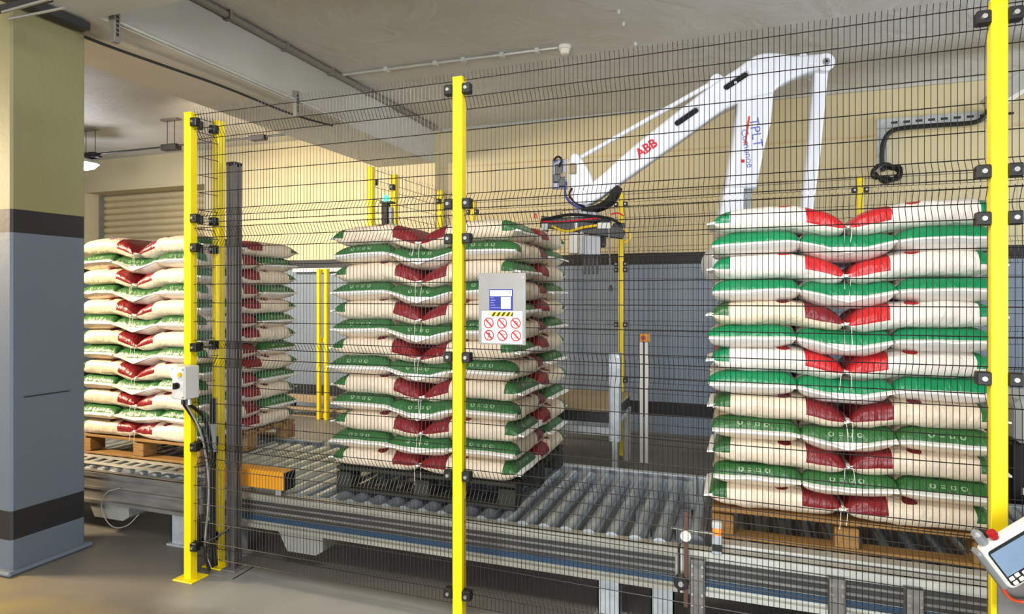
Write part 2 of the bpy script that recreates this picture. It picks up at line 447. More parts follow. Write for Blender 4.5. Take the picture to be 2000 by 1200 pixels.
def wire_panel(p0, p1, zs, prof, label, group='wire mesh fence panels', pitch=0.0205, rv=0.0015, rh=0.0021, flip=1):
    p0, p1 = Vector((*p0, 0)), Vector((*p1, 0))
    d = (p1 - p0); L = d.length; d.normalize(); nrm = Vector((-d.y, d.x, 0)) * flip
    t = thing('wire_panel', (p0.x, p0.y, 0), label, 'fence panel', group)
    def off(z):
        for (za, oa), (zb, ob) in zip(prof, prof[1:]):
            if zb <= z <= za: return ob + (oa - ob) * ((z - zb) / max(1e-6, za - zb))
        return prof[-1][1] if z < prof[-1][0] else prof[0][1]
    V = MB(); n = int(L / pitch)
    for i in range(n + 1):
        b = d * ((L - n * pitch) / 2 + i * pitch)
        V.tube([p0 + b + nrm * o + Vector((0, 0, z)) for z, o in prof], rv, 3, False)
    o = V.build('vertical_wires', 'wire', t); o['kind'] = 'stuff'
    H = MB()
    for z in zs:
        b = nrm * (off(z) - 0.003) + Vector((0, 0, z)); H.tube([p0 + b, p1 + b], rh, 4, False)
    o = H.build('horizontal_wires', 'wire', t); o['kind'] = 'stuff'
    return t
UP = [(2.655, -0.012), (2.62, 0), (2.54, 0), (2.49, 0.03), (2.09, 0.03), (2.045, 0), (2.005, 0)]
UZ = [2.62, 2.54, 2.49, 2.39, 2.287, 2.187, 2.088, 2.046, 2.012]
LO = [(1.99, 0), (1.98, 0), (1.93, 0.03), (1.92, 0.03), (1.87, 0), (1.35, 0), (1.307, 0.03), (1.25, 0.03), (1.206, 0), (0.78, 0), (0.735, 0.03), (0.68, 0.03), (0.635, 0), (0.22, 0), (0.18, 0.03), (0.115, 0.03)]
LZ = [1.982, 1.93, 1.87, 1.768, 1.665, 1.56, 1.455, 1.35, 1.307, 1.25, 1.206, 1.10, 1.0, 0.89, 0.78, 0.735, 0.68, 0.635, 0.53, 0.43, 0.33, 0.22, 0.18, 0.12]
def span(a, b, g=0.028):
    a, b = Vector(a), Vector(b); d = (b - a).normalized()
    return tuple(a + d * g), tuple(b - d * g)
pL, pM, pR, pT = post_xy['left'], post_xy['middle'], post_xy['right'], post_xy['return']
far = (2.95, 2.60)
for a, b_, nm in ((pL, pM, 'between the switch box post and the middle post'), (pM, pR, 'between the middle post and the post nearest the camera'), (pR, far, 'right of the post nearest the camera')):
    q0, q1 = span(a, b_)
    wire_panel(q0, q1, UZ, UP, 'black upper wire mesh panel ' + nm)
    wire_panel(q0, q1, LZ, LO, 'black lower wire mesh panel ' + nm)
q0, q1 = span(pL, pT)
wire_panel(q0, q1, UZ, UP, 'narrow upper mesh return panel joining the two posts by the switch box', flip=-1)
wire_panel(q0, q1, LZ, LO, 'narrow lower mesh return panel joining the two posts by the switch box', flip=-1)

# rear and side fence of the cell
rp = [(-2.81, 4.46), (-2.80, 4.81), (-2.79, 5.67), (-2.78, 6.46), (-1.15, 6.44), (0.965, 6.28), (3.0, 6.28)]
rl = ['yellow rear fence post rising behind the middle stack, beside the green beacon', 'yellow rear fence post second behind the middle stack, right of the green beacon',
      'yellow rear fence post third behind the middle stack, just left of the front post', 'yellow corner post of the rear fence, just right of the front middle post',
      'tall yellow rear fence post behind the infeed table, seen below the gripper', 'yellow rear fence post just above the right stack, below the cable coil', 'yellow rear fence post hidden right of the front right post']
for i, (p, l) in enumerate(zip(rp[:6], rl)):
    fence_post(p, l, sides=((0, -1),) if i in (1, 2) else (((-1, 0), (1, 0)) if i > 2 else ((0, 1),)), levels=[2.52, 1.92, 1.86, 1.31, 0.75, 0.19])
for a, b_, nm in ((rp[0], rp[1], 'first narrow side fence panel behind the middle stack, by the green beacon'), (rp[1], rp[2], 'side fence mesh panel running back behind the middle stack'),
                  (rp[2], rp[3], 'side fence mesh panel reaching the rear corner post'), (rp[3], rp[4], 'rear fence mesh panel behind the infeed table and gripper'),
                  (rp[4], rp[5], 'rear fence mesh panel behind the white robot'), (rp[5], rp[6], 'rear fence mesh panel behind the right stack, below the cable tray')):
    q0, q1 = span(a, b_)
    wire_panel(q0, q1, UZ + LZ[1:], UP + [(z - 0.01, o) for z, o in LO], 'thin black ' + nm, 'rear fence mesh panels', pitch=0.05, rv=0.0015, rh=0.002)

# aluminium light-curtain columns
def column(x, y, h, label, w=0.075):
    t = thing('light_curtain_column', (x, y, 0), label, 'column')
    pts = [(-w/2, -w/2), (-0.012, -w/2), (-0.012, -w/2 + 0.014), (0.012, -w/2 + 0.014), (0.012, -w/2), (w/2, -w/2), (w/2, -0.012), (w/2 - 0.014, -0.012), (w/2 - 0.014, 0.012), (w/2, 0.012), (w/2, w/2), (-w/2, w/2)]
    MB().poly([(a, b, 0.012) for a, b in pts], (0, 0, h - 0.03)).build('profile', 'alu', t, world=False)
    MB().box((-w/2 - 0.002, -w/2 - 0.002, h - 0.02), (w/2 + 0.002, w/2 + 0.002, h)).build('end_cap', 'black', t, 0.003, world=False)
    MB().box((-0.05, -0.05, 0), (0.05, 0.05, 0.012)).build('base_plate', 'galvdark', t, 0.002, world=False)
    return t
column(-2.80, 2.975, 2.38, 'grey aluminium light curtain column with black cap beside the two left posts', 0.06)
t = thing('beacon_post', (-2.66, 4.44, 0), 'dark sensor post topped by a glowing green lamp behind the middle stack', 'beacon')
MB().box((-0.025, -0.025, 0), (0.025, 0.025, 2.33)).build('mast', 'black', t, 0.002, world=False)
MB().box((0.035, -0.02, 0), (0.06, 0.02, 2.30)).build('cover_strip', 'lgrey', t, 0.002, world=False)
MB().box((-0.035, -0.035, 2.33), (0.065, 0.035, 2.345)).build('cap', 'dark', t, world=False)
MB().tube([(0, 0, 2.345), (0, 0, 2.37), (0, 0, 2.39), (0, 0, 2.40)], [0.024, 0.028, 0.022, 0.006], 14).build('green_lamp', 'led_green', t, 0, True, False)

# ------------------------------------------------------------------ conveyors
ZR = 0.425
YF, YB = 3.115, 4.36
rl_ = MB().cyl((0, 0, 0), (0, YB - YF - 0.20, 0), 0.0445, 18)
ROLM = rl_.mesh('roller', 'roller', 0, True)
bb = MB().poly([(-0.060, 0, 0), (0.060, 0, 0), (0.045, 0, -0.15), (-0.045, 0, -0.15)], (0, 0.05, 0))
def rail(m, x0, x1, y, s, top=0.41, bot=0.21):
    """C channel, web at y, flanges towards s"""
    m.box((x0, min(y, y + s * 0.006), bot), (x1, max(y, y + s * 0.006), top))
    m.box((x0, min(y, y + s * 0.055), top - 0.006), (x1, max(y, y + s * 0.055), top))
    m.box((x0, min(y - s * 0.03, y + s * 0.045), bot), (x1, max(y - s * 0.03, y + s * 0.045), bot + 0.022))
    m.box((x0, y - s * 0.012, top - 0.03), (x1, y, top - 0.002)) if s > 0 else None
    return m
def conveyor(x0, x1, label, legs, pitch=0.117, railmat='railpale', legw=0.11, ry=0.05):
    t = thing('roller_conveyor', ((x0 + x1) / 2, (YF + YB) / 2, 0), label, 'conveyor', 'pallet roller conveyor sections')
    o = rail(MB(), x0, x1, YF, 1).build('side_rail', railmat, t); o['label'] = 'near galvanised channel rail'
    rail(MB(), x0, x1, YB, -1, 0.425).build('side_rail', 'galv', t)
    n = int((x1 - x0 - 0.06) / pitch)
    for k in range(n + 1):
        inst('roller', ROLM, t, (x0 + 0.06 + k * pitch - t.location.x, YF + ry - t.location.y, ZR - 0.046))
    for lx in legs:
        for yy in (YF + 0.015, YB - 0.075):
            MB().box((lx - legw / 2, yy, 0.01), (lx + legw / 2, yy + 0.006, 0.215)).box((lx - legw / 2, yy, 0.01), (lx - legw / 2 + 0.006, yy + 0.06, 0.215)).box((lx + legw / 2 - 0.006, yy, 0.01), (lx + legw / 2, yy + 0.06, 0.215)).box((lx - legw / 2 - 0.02, yy - 0.02, 0), (lx + legw / 2 + 0.02, yy + 0.08, 0.012)).build('leg', 'galv', t)
    return t
A = conveyor(-5.6, -3.18, 'dusty grey roller conveyor carrying the left sack stack', [-5.3, -3.4], railmat='galvdark')
B = conveyor(-3.13, -0.285, 'long zinc roller conveyor under the middle sack stack with bare rollers at its right', [-2.95, -0.62, -0.36])
Cc = conveyor(-0.275, 2.2, 'roller conveyor section carrying the right sack stack', [1.9], railmat='galvpale', ry=0.15)
# near-rail fittings
def strip(t, name, m, x0, x1, z0, z1, y=YF - 0.003, d=0.004):
    return MB().box((x0, y - d, z0), (x1, y, z1)).build(name, m, t)
for t, x0, x1 in ((B, -3.1, -0.30), (Cc, -0.16, 2.2)):
    strip(t, 'blue_strip', 'blue', x0, x1, 0.246, 0.276)
    strip(t, 'rail_groove', 'groove', x0, x1, 0.280, 0.362, d=0.002)
    strip(t, 'rail_rib', 'galvdark', x0, x1, 0.300, 0.312, YF - 0.005, 0.006)
    strip(t, 'rail_rib', 'galvdark', x0, x1, 0.335, 0.345, YF - 0.005, 0.006)
strip(A, 'rail_rib', 'galvdark', -5.5, -3.2, 0.30, 0.315, d=0.012)
# slotted deck edge of the left section
de = MB()
de.box((-5.6, 3.195, 0.432), (-3.18, 3.235, 0.436))
for k in range(24):
    x = -5.58 + k * 0.103; de.box((x, 3.235, 0.430), (x + 0.035, 3.33, 0.436))
de.box((-5.6, 3.33, 0.432), (-3.18, 3.375, 0.436))
de.build('slotted_deck_edge', 'galvpale', A)
# pale chain guide boxed on the right section, and bolted uprights
MB().box((-0.12, YF + 0.07, 0.405), (2.2, YF + 0.145, 0.424)).build('chain_guide', 'galvpale', Cc, 0.003)
MB().box((-0.12, YF + 0.056, 0.404), (2.2, YF + 0.074, 0.411)).build('guide_seam', 'dark', Cc)
for lx in (-0.195, 0.385, 0.675):
    u = MB().box((lx - 0.035, YF - 0.045, 0.0), (lx + 0.035, YF - 0.038, 0.375)).box((lx - 0.035, YF - 0.045, 0), (lx - 0.029, YF - 0.004, 0.375)).box((lx + 0.029, YF - 0.045, 0), (lx + 0.035, YF - 0.004, 0.375))
    u = u.build('leg', 'galvdark', Cc, 0.002); u['label'] = 'brownish bolted upright'
    for dx in (-0.022, 0.022):
        for z in (0.35, 0.31, 0.22, 0.17):
            MB().cyl((lx + dx, YF - 0.045, z), (lx + dx, YF - 0.052, z), 0.007, 8).build('bolt', 'bolt', u)
# trapezoid motor covers hung below the rails
def cover(t, xa, xb, lo):
    pts = [(xa, YF - 0.01, 0.215), (xb, YF - 0.01, 0.215), (xb + 0.0, YF - 0.01, lo + 0.03), (xb - 0.05, YF - 0.01, lo), (xa + 0.07, YF - 0.01, lo), (xa + 0.03, YF - 0.01, lo + 0.07)]
    MB().poly(pts, (0, 0.16, 0)).build('motor_cover', 'covergrey', t, 0.003)
cover(B, -2.60, -2.28, 0.09)
cover(A, -4.18, -3.80, 0.11)
MB().tube(smooth_path([(-3.86, YF - 0.02, 0.33), (-3.98, YF - 0.035, 0.30), (-4.02, YF - 0.04, 0.18), (-3.93, YF - 0.03, 0.06), (-3.80, YF - 0.02, 0.08), (-3.74, YF + 0.02, 0.16)], 3), 0.0032, 6).build('loose_cable', 'cable_grey', A, 0, True)
strip(A, 'corner_plate', 'galvpale', -4.45, -4.33, 0.27, 0.39, d=0.008)
# orange bumper box over the near rail
t = thing('orange_guard_box', (-2.73, 3.12, 0), 'orange sheet metal guard box over the conveyor rail beside the aluminium column', 'guard box')
MB().box((-2.98, 3.08, 0.452), (-2.535, 3.17, 0.56)).build('box_body', 'orange', t, 0.004)
MB().box((-2.535, 3.082, 0.454), (-2.520, 3.168, 0.558)).build('end_cap', 'black', t)
for xx in (-2.9, -2.6):
    MB().box((xx - 0.02, 3.115, 0.41), (xx + 0.02, 3.12, 0.455)).build('bracket', 'galv', t)
MB().box((-2.97, 3.06, 0.36), (-2.90, 3.13, 0.42)).build('terminal_block', 'whitebox', t, 0.004)

# photo-eye on a brown rod in front of the near rail
p = at(1340, 1045, Y=3.06)
t = thing('reflector_stand', (p.x, 3.06, 0.14), 'brown rod with round reflector and wheel standing at the conveyor joint', 'sensor')
z1 = at(1340, 1000, Y=3.06).z
MB().box((p.x - 0.010, 3.05, 0.16), (p.x + 0.010, 3.07, z1)).build('rod', 'brownrod', t, 0.002)
MB().cyl((p.x, 3.05, p.z), (p.x, 3.035, p.z), 0.024, 20).build('reflector', 'signwhite', t, 0, True)
a = at(1310, 1031, Y=3.06); c = at(1395, 1043, Y=3.06)
MB().tube([a, c], 0.006, 8).build('cross_rod', 'bolt', t, 0, True)
q = at(1331, 1137, Y=3.06)
MB().cyl((q.x, 3.075, q.z), (q.x, 3.04, q.z), 0.034, 22).build('wheel', 'black', t, 0.004, True)
MB().cyl((q.x, 3.04, q.z), (q.x, 3.03, q.z), 0.013, 12).build('wheel_hub', 'bolt', t, 0, True)
p = at(1400, 1050, Y=3.09)
t = thing('photo_sensor', (p.x, 3.09, 0.41), 'small photo sensor with glowing orange lamp at the right pallet corner', 'sensor')
MB().box((p.x - 0.022, 3.08, 0.41), (p.x + 0.022, 3.12, p.z + 0.01)).build('sensor_body', 'galv', t, 0.004)
MB().box((p.x - 0.020, 3.076, p.z - 0.06), (p.x + 0.024, 3.08, p.z - 0.03)).build('sensor_plate', 'black', t)
MB().box((p.x - 0.018, 3.08, p.z + 0.01), (p.x + 0.018, 3.115, p.z + 0.037)).build('orange_lamp', 'led_orange', t, 0.006)
MB().box((p.x - 0.022, 3.082, p.z + 0.037), (p.x + 0.022, 3.118, p.z + 0.07)).build('sensor_cap', 'whitebox', t, 0.006)

# ------------------------------------------------------------------ pallets
def pallet(x0, x1, y0, y1, label, m):
    t = thing('wooden_pallet', ((x0 + x1) / 2, (y0 + y1) / 2, ZR), label, 'pallet', 'pallets on the conveyors')
    H = 0.145; n = 7
    wd = (y1 - y0)
    for k in range(n):
        yy = y0 + (wd - 0.10) * k / (n - 1)
        MB().box((x0, yy, ZR + H - 0.02), (x1, yy + 0.10, ZR + H)).build('deck_board', m, t, 0.003)
    for k in range(3):
        xx = x0 + (x1 - x0 - 0.10) * k / 2
        MB().box((xx, y0 + 0.03, ZR + H - 0.034), (xx + 0.10, y1 - 0.03, ZR + H - 0.021)).build('stringer_board', m, t, 0.003)
        for j in range(3):
            yy = y0 + (wd - 0.12) * j / 2
            MB().box((xx, yy, ZR + 0.018), (xx + 0.10, yy + 0.12, ZR + H - 0.035)).build('block', m, t, 0.004)
    for j in range(3):
        yy = y0 + (wd - 0.10) * j / 2
        MB().box((x0, yy, ZR), (x1, yy + 0.10, ZR + 0.017)).build('bottom_board', m, t, 0.003)
    return t
ST = {'left': (-4.09, 3.40), 'middle': (-1.742, 3.27), 'right': (0.445, 3.25)}
DEP = 1.02
pallet(ST['left'][0] - 0.575, ST['left'][0] + 0.575, ST['left'][1] + 0.02, ST['left'][1] + DEP, 'orange lit wooden pallet under the left sack stack', 'wood')
pallet(ST['middle'][0] - 0.575, ST['middle'][0] + 0.575, ST['middle'][1] + 0.02, ST['middle'][1] + DEP, 'dark stained pallet under the middle sack stack', 'wooddark')
pallet(ST['right'][0] - 0.585, ST['right'][0] + 0.595, ST['right'][1] + 0.02, ST['right'][1] + DEP, 'light brown wooden pallet under the right sack stack', 'wood')

# ------------------------------------------------------------------ sacks
ORD = ['bottom', 'second lowest', 'third lowest', 'fourth lowest', 'fifth lowest', 'sixth lowest', 'seventh', 'sixth highest', 'fifth highest', 'fourth highest', 'third highest', 'second highest', 'top']
PITCH, BL, BWD, BH = 0.1112, 0.585, 0.398, 0.121
def sack(mx, sagf, m, seed, label, group, thread=0, puff=1.0):
    """mx: matrix from sack space (green end at x=0) to world, then sagged by sagf(x, y)"""
    nu, nv = 24, 22
    L, Wd, H = BL, BWD, BH * puff
    V = []; Cc_ = []; Fc = []
    sv = Vector((seed * 3.17, seed * 1.31, seed * 0.77))
    def place(p):
        q = mx @ p
        q.z += sagf(q.x, q.y)
        return q
    for i in range(nu + 1):
        u = -1 + 2 * i / nu
        u = math.copysign(abs(u) ** 0.75, u)
        hs = (1 - abs(u) ** 6) ** 0.55 if abs(u) < 1 else 0.0
        hh = H / 2 * hs + 0.003
        wh = Wd / 2 * (0.985 + 0.015 * hs)
        for j in range(nv):
            a = 2 * math.pi * j / nv
            ct, st = math.cos(a), math.sin(a)
            y = wh * math.copysign(abs(ct) ** 0.42, ct)
            zf = math.copysign(abs(st) ** 0.85, st)
            x = L / 2 + u * L / 2
            p = Vector((x, y, H / 2 + hh * zf))
            nn = noise.noise_vector(Vector((x * 7, y * 9, zf * 1.5)) + sv)
            n2 = noise.noise_vector(Vector((x * 22, y * 22, zf * 3)) + sv)
            k = 0.35 + 0.65 * hs
            side = 1 - abs(zf) * 0.8
            p += Vector((nn.x * 0.004, (nn.y * 0.010 + n2.y * 0.008) * side, (nn.z * 0.007 + n2.z * 0.005) * k))
            V.append(place(p)); Cc_ += [x, y, zf]
    for i in range(nu):
        for j in range(nv):
            a, b = i * nv + j, i * nv + (j + 1) % nv
            Fc.append((a, b, b + nv, a + nv))
    Fc.append(tuple(range(nv - 1, -1, -1))); Fc.append(tuple(nu * nv + j for j in range(nv)))
    org = mx @ Vector((L / 2, 0, 0))
    me = bpy.data.meshes.new('sack_body')
    me.from_pydata([tuple(v - org) for v in V], [], Fc)
    at_ = me.attributes.new('bagco', 'FLOAT_VECTOR', 'POINT'); at_.data.foreach_set('vector', Cc_)
    for p in me.polygons: p.use_smooth = True
    me.materials.append(M[m])
    t = thing('sack', org, label, 'sack', group)
    body = link_mesh('sack_body', me, t)
    # sewn hems beyond both ends
    for xe, s in ((0.0, -1), (L, 1)):
        hv = []; hf = []; n = 10
        for i in range(n + 1):
            y = -Wd / 2 * 0.97 + Wd * 0.97 * i / n
            dz = noise.noise(Vector((y * 12, seed, s))) * 0.006
            for k, (dx, zz) in enumerate(((-0.014, 0.006), (0.026, -0.002 + dz), (0.026, -0.010 + dz), (-0.014, -0.006))):
                hv.append(place(Vector((xe + s * dx, y, H / 2 + zz))) - org)
        for i in range(n):
            for k in range(4):
                a = i * 4
                hf.append((a + k, a + (k + 1) % 4, a + 4 + (k + 1) % 4, a + 4 + k))
        hf.append((3, 2, 1, 0)); hf.append(tuple(n * 4 + k for k in range(4)))
        hm = bpy.data.meshes.new('sewn_hem'); hm.from_pydata([tuple(v) for v in hv], [], hf); hm.materials.append(M['hem'])
        link_mesh('sewn_hem', hm, t)
    if thread:
        a = place(Vector((L + 0.02, thread * (Wd / 2 - 0.005), H / 2)))
        o2 = Vector((0, -0.022, 0))
        dx = rnd.uniform(-0.012, 0.012)
        pts = [a, a + o2 + Vector((dx * 0.3, 0, -0.012)), a + o2 + Vector((dx * 0.6, -0.004, -0.05)), a + o2 + Vector((dx, -0.006, -rnd.uniform(0.06, 0.115)))]
        MB().tube(smooth_path(pts, 1), 0.0014, 5).build('loose_thread', 'thread', t, 0, True)
    return t

def stack(which, kinds=None, lean=0.0, with_back_left=False):
    cx, y0 = ST[which]
    zb = ZR + 0.145
    grp = 'sacks in the %s stack' % which
    for k in range(13):
        z = zb + k * PITCH
        amp = min(1.0, k / 3.0) * (0.066 if which != 'right' else 0.054)
        jx = rnd.uniform(-0.012, 0.012) + lean * k
        def sag(x, y, amp=amp, k=k):
            d = abs(x - cx) / 0.24
            s = -amp * (max(0.0, 1 - d) ** 1.25)
            dx = abs(x - cx) - 0.42
            return s + 0.012 * min(1, k / 3) * math.sin((x - cx) * 9 + k * 0.3) * 0.3 - (0.05 * max(0, dx) if k > 0 else 0)
        lay = ORD[k]; st = '%s stack' % which
        q = lambda key: (kinds(k, key) if kinds else 'bag_dark')
        dims = lambda m: ('dark green', 'dark red') if m == 'bag_dark' else ('emerald green', 'bright red')
        jj = lambda: rnd.uniform(-0.010, 0.010)
        T = lambda x, y, rz: Matrix.Translation((x, y, z)) @ Matrix.Rotation(rz + rnd.uniform(-0.02, 0.02), 4, 'Z')
        sd = lambda: rnd.uniform(0, 40)
        if k % 2 == 0:      # two sacks lengthwise in front, three end-on behind
            m = q('a'); sack(T(cx - BL - 0.004 + jx, y0 + BWD / 2 + jj(), 0), sag, m, sd(), '%s ended sack lying lengthwise at left front, %s layer, %s' % (dims(m)[1], lay, st), grp, thread=-1)
            m = q('b'); sack(T(cx + BL + 0.004 + jx, y0 + BWD / 2 + jj(), R(180)), sag, m, sd(), '%s ended sack lying lengthwise at right front, %s layer, %s' % (dims(m)[1], lay, st), grp, thread=1)
            for i in (-1, 0, 1):
                if i == 1 or (with_back_left and i == -1):
                    m = q('c'); sack(T(cx + i * (BWD - 0.004) + jx, y0 + BWD + BL + 0.03, R(-90)), sag, m, sd(), 'sack pointing away at the %s rear corner, %s layer, %s' % ('right' if i == 1 else 'left', lay, st), grp)
        else:               # three ends in front, two lengthwise behind
            for i, nm in ((-1, 'left'), (0, 'centre'), (1, 'right')):
                m = q('t'); sack(T(cx + i * (BWD - 0.004) + jx, y0 + jj() - 0.005, R(90)), sag, m, sd(), 'sack showing its %s end at %s front, %s layer, %s' % (dims(m)[0], nm, lay, st), grp)
            m = q('d'); sack(T(cx + BL + 0.004 + jx, y0 + BL + 0.03 + BWD / 2, R(180)), sag, m, sd(), 'sack lying crosswise at the right rear corner, %s layer, %s' % (lay, st), grp)
            if with_back_left:
                sack(T(cx - BL - 0.004 + jx, y0 + BL + 0.03 + BWD / 2, 0), sag, m, sd(), 'sack lying crosswise at the left rear corner, %s layer, %s' % (lay, st), grp)
stack('left')
stack('middle')
def right_kinds(k, key):
    if k <= 4: return 'bag_dark'
    if k == 8 and key == 'a': return 'bag_dark'
    return 'bag_bright'
stack('right', right_kinds, with_back_left=True)

# ------------------------------------------------------------------ palletising robot
RA = R(14); R0 = Vector((0.02, 5.2, 0))
ex = Vector((math.cos(RA), math.sin(RA), 0)); ey = Vector((-math.sin(RA), math.cos(RA), 0))
def rl2(px, py):
    d = ray(px, py); k = (R0 - EYE).dot(ey) / d.dot(ey); p = EYE + d * k - R0
    return (p.dot(ex), p.z)
def loop(pts, k=1): return [tuple(v) for v in chaikin([Vector(rl2(*p)) for p in pts], k)]
rob = thing('palletising_robot', R0, 'white palletising robot arm with red lettering reaching over from behind the right stack', 'robot', rotz=RA)
def rp_(name, me, label=None):
    o = link_mesh(name, me, rob)
    if label: o['label'] = label
    return o
def capsule(a, b, r, n=8):
    a, b = Vector(a), Vector(b); d = (b - a).normalized(); t0 = math.atan2(d.y, d.x)
    return [tuple(b + Vector((math.cos(t0 - math.pi / 2 + math.pi * i / n), math.sin(t0 - math.pi / 2 + math.pi * i / n))) * r) for i in range(n + 1)] + \
           [tuple(a + Vector((math.cos(t0 + math.pi / 2 + math.pi * i / n), math.sin(t0 + math.pi / 2 + math.pi * i / n))) * r) for i in range(n + 1)]
upper = [(1620, 122), (1612, 113), (1598, 113), (1575, 115), (1548, 118), (1525, 114), (1506, 111), (1480, 112), (1461, 121), (1431, 144), (1410, 156), (1380, 178), (1350, 200), (1277, 257), (1220, 303), (1167, 353), (1137, 370), (1116, 386), (1112, 396), (1120, 405), (1138, 406), (1160, 399), (1207, 364), (1267, 322), (1350, 263), (1404, 224), (1438, 207), (1500, 193), (1512, 176), (1550, 156), (1584, 144), (1600, 150), (1617, 142)]
s1 = capsule(rl2(1414, 177), rl2(1452, 152), 0.021); s2 = capsule(rl2(1320, 246), rl2(1356, 221), 0.021)
rp_('upper_arm', outline_mesh('upper_arm', [loop(upper), s1, s2], -0.10, 0.10, 'white', 0.018))
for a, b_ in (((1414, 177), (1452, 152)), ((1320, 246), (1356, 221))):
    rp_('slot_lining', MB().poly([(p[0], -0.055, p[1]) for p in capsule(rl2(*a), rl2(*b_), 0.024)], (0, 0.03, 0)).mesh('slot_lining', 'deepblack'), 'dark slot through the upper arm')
low = [(1436, 203), (1503, 188), (1497, 250), (1484, 300), (1470, 372), (1410, 372), (1423, 297)]
rp_('lower_arm', outline_mesh('lower_arm', [loop(low, 0)], -0.135, 0.02, 'white', 0.03))
low2 = [(1411, 368), (1447, 368), (1446, 420), (1450, 520), (1392, 520), (1402, 417)]
rp_('lower_arm_shank', outline_mesh('lower_arm_shank', [loop(low2, 0)], -0.11, 0.06, 'white', 0.02))
low3 = [(1448, 372), (1468, 372), (1462, 420), (1458, 520), (1444, 520)]
rp_('lower_arm_web', outline_mesh('lower_arm_web', [loop(low3, 0)], -0.05, 0.07, 'lgrey', 0.01))
cap = MB(); e = rl2(1601, 132)
cap.cyl((e[0], -0.125, e[1]), (e[0], 0.125, e[1]), 0.066, 28); rp_('elbow_pivot', cap.mesh('elbow_pivot', 'white', 0.006, True))
cap = MB(); cap.cyl((e[0], -0.133, e[1]), (e[0], -0.124, e[1]), 0.026, 18); rp_('pivot_cap', cap.mesh('pivot_cap', 'lgrey', 0, True))
cap = MB(); cap.cyl((e[0], -0.137, e[1]), (e[0], -0.132, e[1]), 0.010, 12); rp_('pivot_bolt', cap.mesh('pivot_bolt', 'black'))
link = [(1588, 140), (1615, 140), (1600, 300), (1587, 405), (1572, 540), (1548, 540), (1564, 405), (1577, 290)]
rp_('rear_link', outline_mesh('rear_link', [loop(link, 0)], -0.05, 0.05, 'white', 0.022))
a, b_ = rl2(1393, 160), rl2(1132, 308)
rp_('tie_rod', MB().cyl((a[0], 0.02, a[1]), (b_[0], 0.02, b_[1]), 0.019, 14).mesh('tie_rod', 'white', 0, True))
brk = [(1380, 180), (1384, 156), (1395, 146), (1406, 148), (1414, 158), (1412, 172)]
rp_('rod_bracket', outline_mesh('rod_bracket', [loop(brk)], -0.045, 0.06, 'white', 0.01))
wr = [(1111, 312), (1122, 299), (1135, 309), (1162, 356), (1158, 380), (1130, 398), (1112, 392), (1113, 350)]
rp_('wrist_plate', outline_mesh('wrist_plate', [loop(wr)], -0.06, 0.085, 'white', 0.015))
wp = rl2(1134, 388)
rp_('wrist_hub', MB().cyl((wp[0], -0.125, wp[1]), (wp[0], 0.125, wp[1]), 0.062, 24).mesh('wrist_hub', 'white', 0.01, True))
lb = rl2(1119, 333)
rp_('wrist_lamp', MB().box((lb[0] - 0.028, -0.085, lb[1] - 0.042), (lb[0] + 0.028, -0.06, lb[1] + 0.042)).mesh('wrist_lamp', 'tabletop', 0.008), 'small cream cover on the wrist')
# bits of casting: bolts, lugs
for px, py in ((1552, 125), (1474, 155), (1430, 170), (1305, 265), (1377, 206), (1212, 330), (1215, 345)):
    q = rl2(px, py); rp_('bolt', MB().cyl((q[0], -0.100, q[1]), (q[0], -0.108, q[1]), 0.010, 10).mesh('bolt', 'white', 0, True))
q = rl2(1567, 113); rp_('lifting_lug', MB().cyl((q[0], -0.03, q[1]), (q[0], 0.03, q[1]), 0.03, 14).mesh('lifting_lug', 'white', 0.006, True))
# shoulder, turret, pedestal
sh = rl2(1424, 515)
rp_('shoulder_housing', MB().cyl((sh[0], -0.22, sh[1]), (sh[0], 0.26, sh[1]), 0.165, 36).mesh('shoulder_housing', 'white', 0.02, True))
rp_('shoulder_motor', MB().cyl((sh[0], -0.30, sh[1]), (sh[0], -0.22, sh[1]), 0.12, 24).mesh('shoulder_motor', 'lgrey', 0.01, True))
sx_, sz_ = sh[0] + 0.22, sh[1]
rp_('turret', MB().tube([(sx_ + 0.1, 0.02, 1.30), (sx_ + 0.1, 0.02, 1.42), (sx_ + 0.1, 0.02, 1.55), (sx_ + 0.16, 0.02, sz_ - 0.02)], [0.31, 0.31, 0.28, 0.24], 28).mesh('turret', 'white', 0.01, True))
ll = rl2(1560, 530)
rp_('rear_link_pivot', MB().cyl((ll[0], -0.09, ll[1]), (ll[0], 0.09, ll[1]), 0.07, 20).mesh('rear_link_pivot', 'white', 0.006, True))
rp_('turret_bracket', MB().box((sx_ + 0.1, -0.08, 1.5), (ll[0] + 0.05, 0.08, ll[1])).mesh('turret_bracket', 'white', 0.02))
rp_('pedestal', MB().tube([(sx_ + 0.1, 0.02, 0), (sx_ + 0.1, 0.02, 0.03), (sx_ + 0.1, 0.02, 0.031), (sx_ + 0.1, 0.02, 1.27), (sx_ + 0.1, 0.02, 1.271), (sx_ + 0.1, 0.02, 1.30)], [0.32, 0.32, 0.24, 0.24, 0.31, 0.31], 28).mesh('pedestal', 'dark', 0, True))
